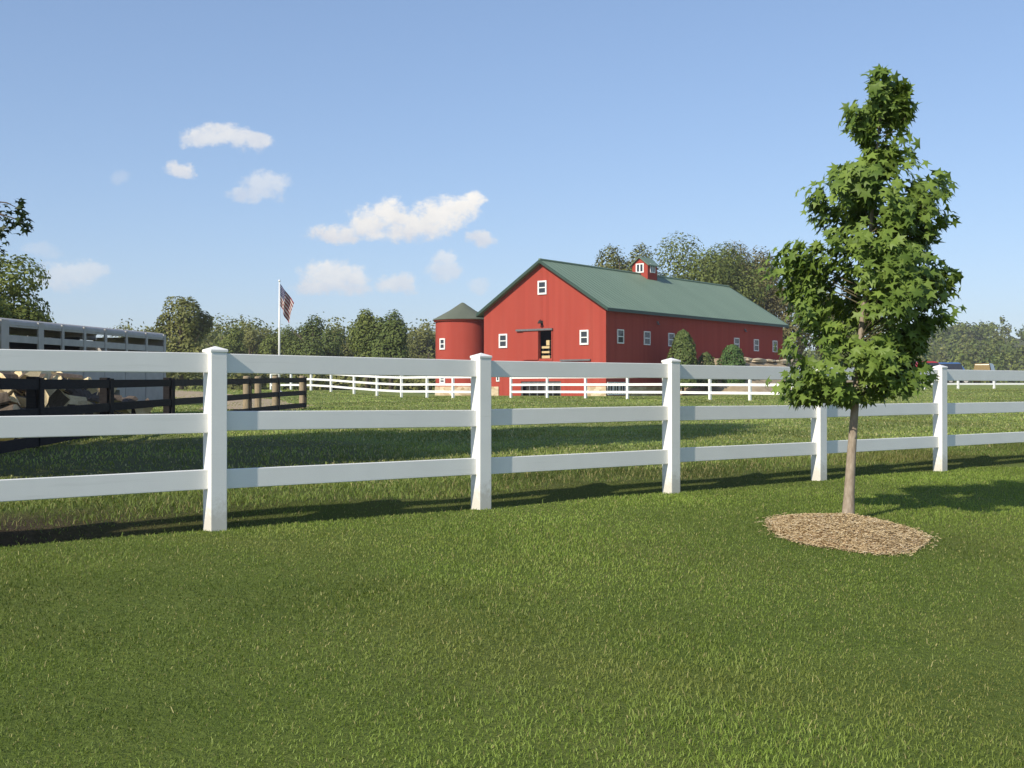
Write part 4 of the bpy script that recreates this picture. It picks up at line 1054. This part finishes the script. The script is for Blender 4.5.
def world():
    w = bpy.data.worlds.new('World'); sc.world = w; w.use_nodes = True; nt = w.node_tree
    bg = nt.nodes['Background']; out = nt.nodes['World Output']
    sky = N(nt, 'ShaderNodeTexSky', sky_type='NISHITA'); sky.sun_disc = False; sky.sun_elevation = EL
    sky.sun_rotation = math.atan2(tosun.x, tosun.y) % (2*math.pi)
    sky.air_density = 1.0; sky.dust_density = .35; sky.ozone_density = 5.0; sky.altitude = 100
    gm = N(nt, 'ShaderNodeGamma'); nt.links.new(sky.outputs[0], gm.inputs[0]); gm.inputs[1].default_value = .70      # a paler, more even summer sky
    nt.links.new(mixc(nt, 1.0, gm.outputs[0], (1.15, 1.19, 1.31), 'MULTIPLY'), bg.inputs[0]); bg.inputs[1].default_value = SKY
    # fair-weather cumulus, by direction
    d = N(nt, 'ShaderNodeTexCoord').outputs['Generated']; sp = N(nt, 'ShaderNodeSeparateXYZ'); nt.links.new(d, sp.inputs[0])
    def mth(op, a, b=None, c=None, clamp=False):
        n = N(nt, 'ShaderNodeMath', operation=op); n.use_clamp = clamp
        for i, v in enumerate((a, b, c)):
            if v is None: continue
            if isinstance(v, (int, float)): n.inputs[i].default_value = v
            else: nt.links.new(v, n.inputs[i])
        return n.outputs[0]
    yy = mth('MAXIMUM', sp.outputs[1], .001)
    u = mth('DIVIDE', sp.outputs[0], yy); v = mth('DIVIDE', sp.outputs[2], yy)
    cb = N(nt, 'ShaderNodeCombineXYZ'); nt.links.new(u, cb.inputs[0]); nt.links.new(v, cb.inputs[1])
    q = cb.outputs[0]
    def nz(scale, detail, off, rough=.6):
        mp = N(nt, 'ShaderNodeMapping'); mp.inputs['Location'].default_value = off; mp.inputs['Scale'].default_value = (1, 1.25, 1); nt.links.new(q, mp.inputs[0])
        n = N(nt, 'ShaderNodeTexNoise'); n.inputs['Scale'].default_value = scale; n.inputs['Detail'].default_value = detail; n.inputs['Roughness'].default_value = rough
        nt.links.new(mp.outputs[0], n.inputs['Vector']); return n
    wn = nz(38, 5, (3.1, 1.7, 0)); wv = N(nt, 'ShaderNodeVectorMath', operation='MULTIPLY_ADD'); nt.links.new(wn.outputs['Color'], wv.inputs[0]); wv.inputs[1].default_value = (.024, .018, 0)
    ad = N(nt, 'ShaderNodeVectorMath', operation='ADD'); nt.links.new(q, ad.inputs[0]); ad.inputs[1].default_value = (-.012, -.009, 0); nt.links.new(ad.outputs[0], wv.inputs[2])
    qd = wv.outputs[0]
    C = [  # amplitude, base y, ellipses (x, y, rx, ry) in 1/1200 of the distance
        (.80, 151, [(203,136,24,11),(222,134,22,13),(238,138,20,12),(258,141,18,9)]),
        (.85, 178, [(180,170,17,9)]),
        (.55, 203, [(264,184,26,16),(246,194,22,9)]),
        (1.0, 243, [(340,234,34,10),(368,224,24,17),(388,213,16,17),(405,226,34,17),(436,219,30,20),(458,210,24,17),(474,201,13,10)]),
        (.80, 248, [(481,240,17,8)]),
        (.78, 294, [(328,276,28,17),(350,281,24,15),(312,287,22,9)]),
        (.70, 295, [(397,284,20,12)]),
        (.55, 284, [(443,270,19,16),(449,258,11,10)]),
        (.50, 292, [(66,277,36,14),(86,272,22,13)]),
        (.25, 262, [(42,251,22,9)]), (.22, 184, [(120,177,11,6)]), (.35, 296, [(480,286,11,9)])]
    tot = None; hgt_ = None
    for amp, by, es in C:
        D = None
        for (ex, ey, rx, ry) in es:
            a = N(nt, 'ShaderNodeVectorMath', operation='SUBTRACT'); nt.links.new(qd, a.inputs[0]); a.inputs[1].default_value = ((ex-512)/1200, (390-ey)/1200, 0)
            b = N(nt, 'ShaderNodeVectorMath', operation='MULTIPLY'); nt.links.new(a.outputs[0], b.inputs[0]); b.inputs[1].default_value = (1200/rx, 1200/ry, 0)
            c = N(nt, 'ShaderNodeVectorMath', operation='DOT_PRODUCT'); nt.links.new(b.outputs[0], c.inputs[0]); nt.links.new(b.outputs[0], c.inputs[1])
            e = mth('SUBTRACT', 1.0, c.outputs['Value']); D = e if D is None else mth('SMOOTH_MAX', D, e, .35)
        vb = (390-by)/1200; sd = N(nt, 'ShaderNodeSeparateXYZ'); nt.links.new(qd, sd.inputs[0])
        under = mth('MULTIPLY', mth('MAXIMUM', mth('SUBTRACT', vb, sd.outputs[1]), 0.0), 220.0)
        D = mth('SUBTRACT', D, under)
        up = mth('MULTIPLY', mth('SUBTRACT', sd.outputs[1], vb), 1200/38.)
        inside = mth('GREATER_THAN', D, -.6)
        hgt_ = mth('MULTIPLY', inside, up) if hgt_ is None else mth('MAXIMUM', hgt_, mth('MULTIPLY', inside, up))
        al = N(nt, 'ShaderNodeMapRange', interpolation_type='SMOOTHSTEP'); al.inputs['To Max'].default_value = amp
        fine = nz(85, 8, (1.3, 8.2, 0), .68).outputs['Fac'] if tot is None else fine
        nt.links.new(mth('ADD', D, mth('MULTIPLY', mth('SUBTRACT', fine, .5), 3.0)), al.inputs['Value']); al.inputs['From Min'].default_value = -.35; al.inputs['From Max'].default_value = .95
        tot = al.outputs[0] if tot is None else mth('MAXIMUM', tot, al.outputs[0])
    front = mth('GREATER_THAN', sp.outputs[1], .05); tot = mth('MULTIPLY', tot, front)
    tone = mth('ADD', mth('MULTIPLY', hgt_, .75), mth('MULTIPLY', mth('SUBTRACT', nz(60, 4, (7, 2, 0)).outputs['Fac'], .45), .9), clamp=True)
    cc = ramp(nt, tone, [(.05, (.70,.72,.77)), (.45, (.86,.85,.83)), (.9, (.98,.95,.90))])
    b2 = N(nt, 'ShaderNodeBackground'); nt.links.new(cc, b2.inputs[0]); b2.inputs[1].default_value = .80
    mx = N(nt, 'ShaderNodeMixShader'); nt.links.new(tot, mx.inputs[0]); nt.links.new(bg.outputs[0], mx.inputs[1]); nt.links.new(b2.outputs[0], mx.inputs[2])
    nt.links.new(mx.outputs[0], out.inputs[0])
SKY = .14
world()

# the air
HAZE = .00034
if HAZE:
    m = MB(); m.box((-420, -60, -2.5), (760, 960, 60)); mt = bpy.data.materials.new('hazy_air'); mt.use_nodes = True; nt = mt.node_tree
    nt.nodes.remove(nt.nodes['Principled BSDF']); v = N(nt, 'ShaderNodeVolumePrincipled'); v.inputs['Color'].default_value = (.97,.94,1,1); v.inputs['Density'].default_value = HAZE; v.inputs['Anisotropy'].default_value = .2
    nt.links.new(v.outputs[0], nt.nodes['Material Output'].inputs['Volume'])
    o = part('haze', m, mt); tag(o, 'thin pale summer haze over the far trees and hill', 'haze', kind='stuff')

cam = bpy.data.cameras.new('camera'); co = bpy.data.objects.new('camera', cam); COL.objects.link(co)
co.location = (0, 0, 1.0); co.rotation_euler = (R(90)+math.atan(6/1200), 0, 0)
cam.sensor_width = 36; cam.lens = 36*1200/1024; cam.clip_start = .05; cam.clip_end = 4000
sc.camera = co
vs = sc.view_settings; vs.view_transform = 'Standard'; vs.look = 'None'; vs.gamma = 1; vs.exposure = .42; vs.use_curve_mapping = False
sc.render.engine = 'CYCLES'; sc.cycles.use_denoising = True
sc.cycles.max_bounces = 6; sc.cycles.transparent_max_bounces = 4; sc.cycles.volume_bounces = 0
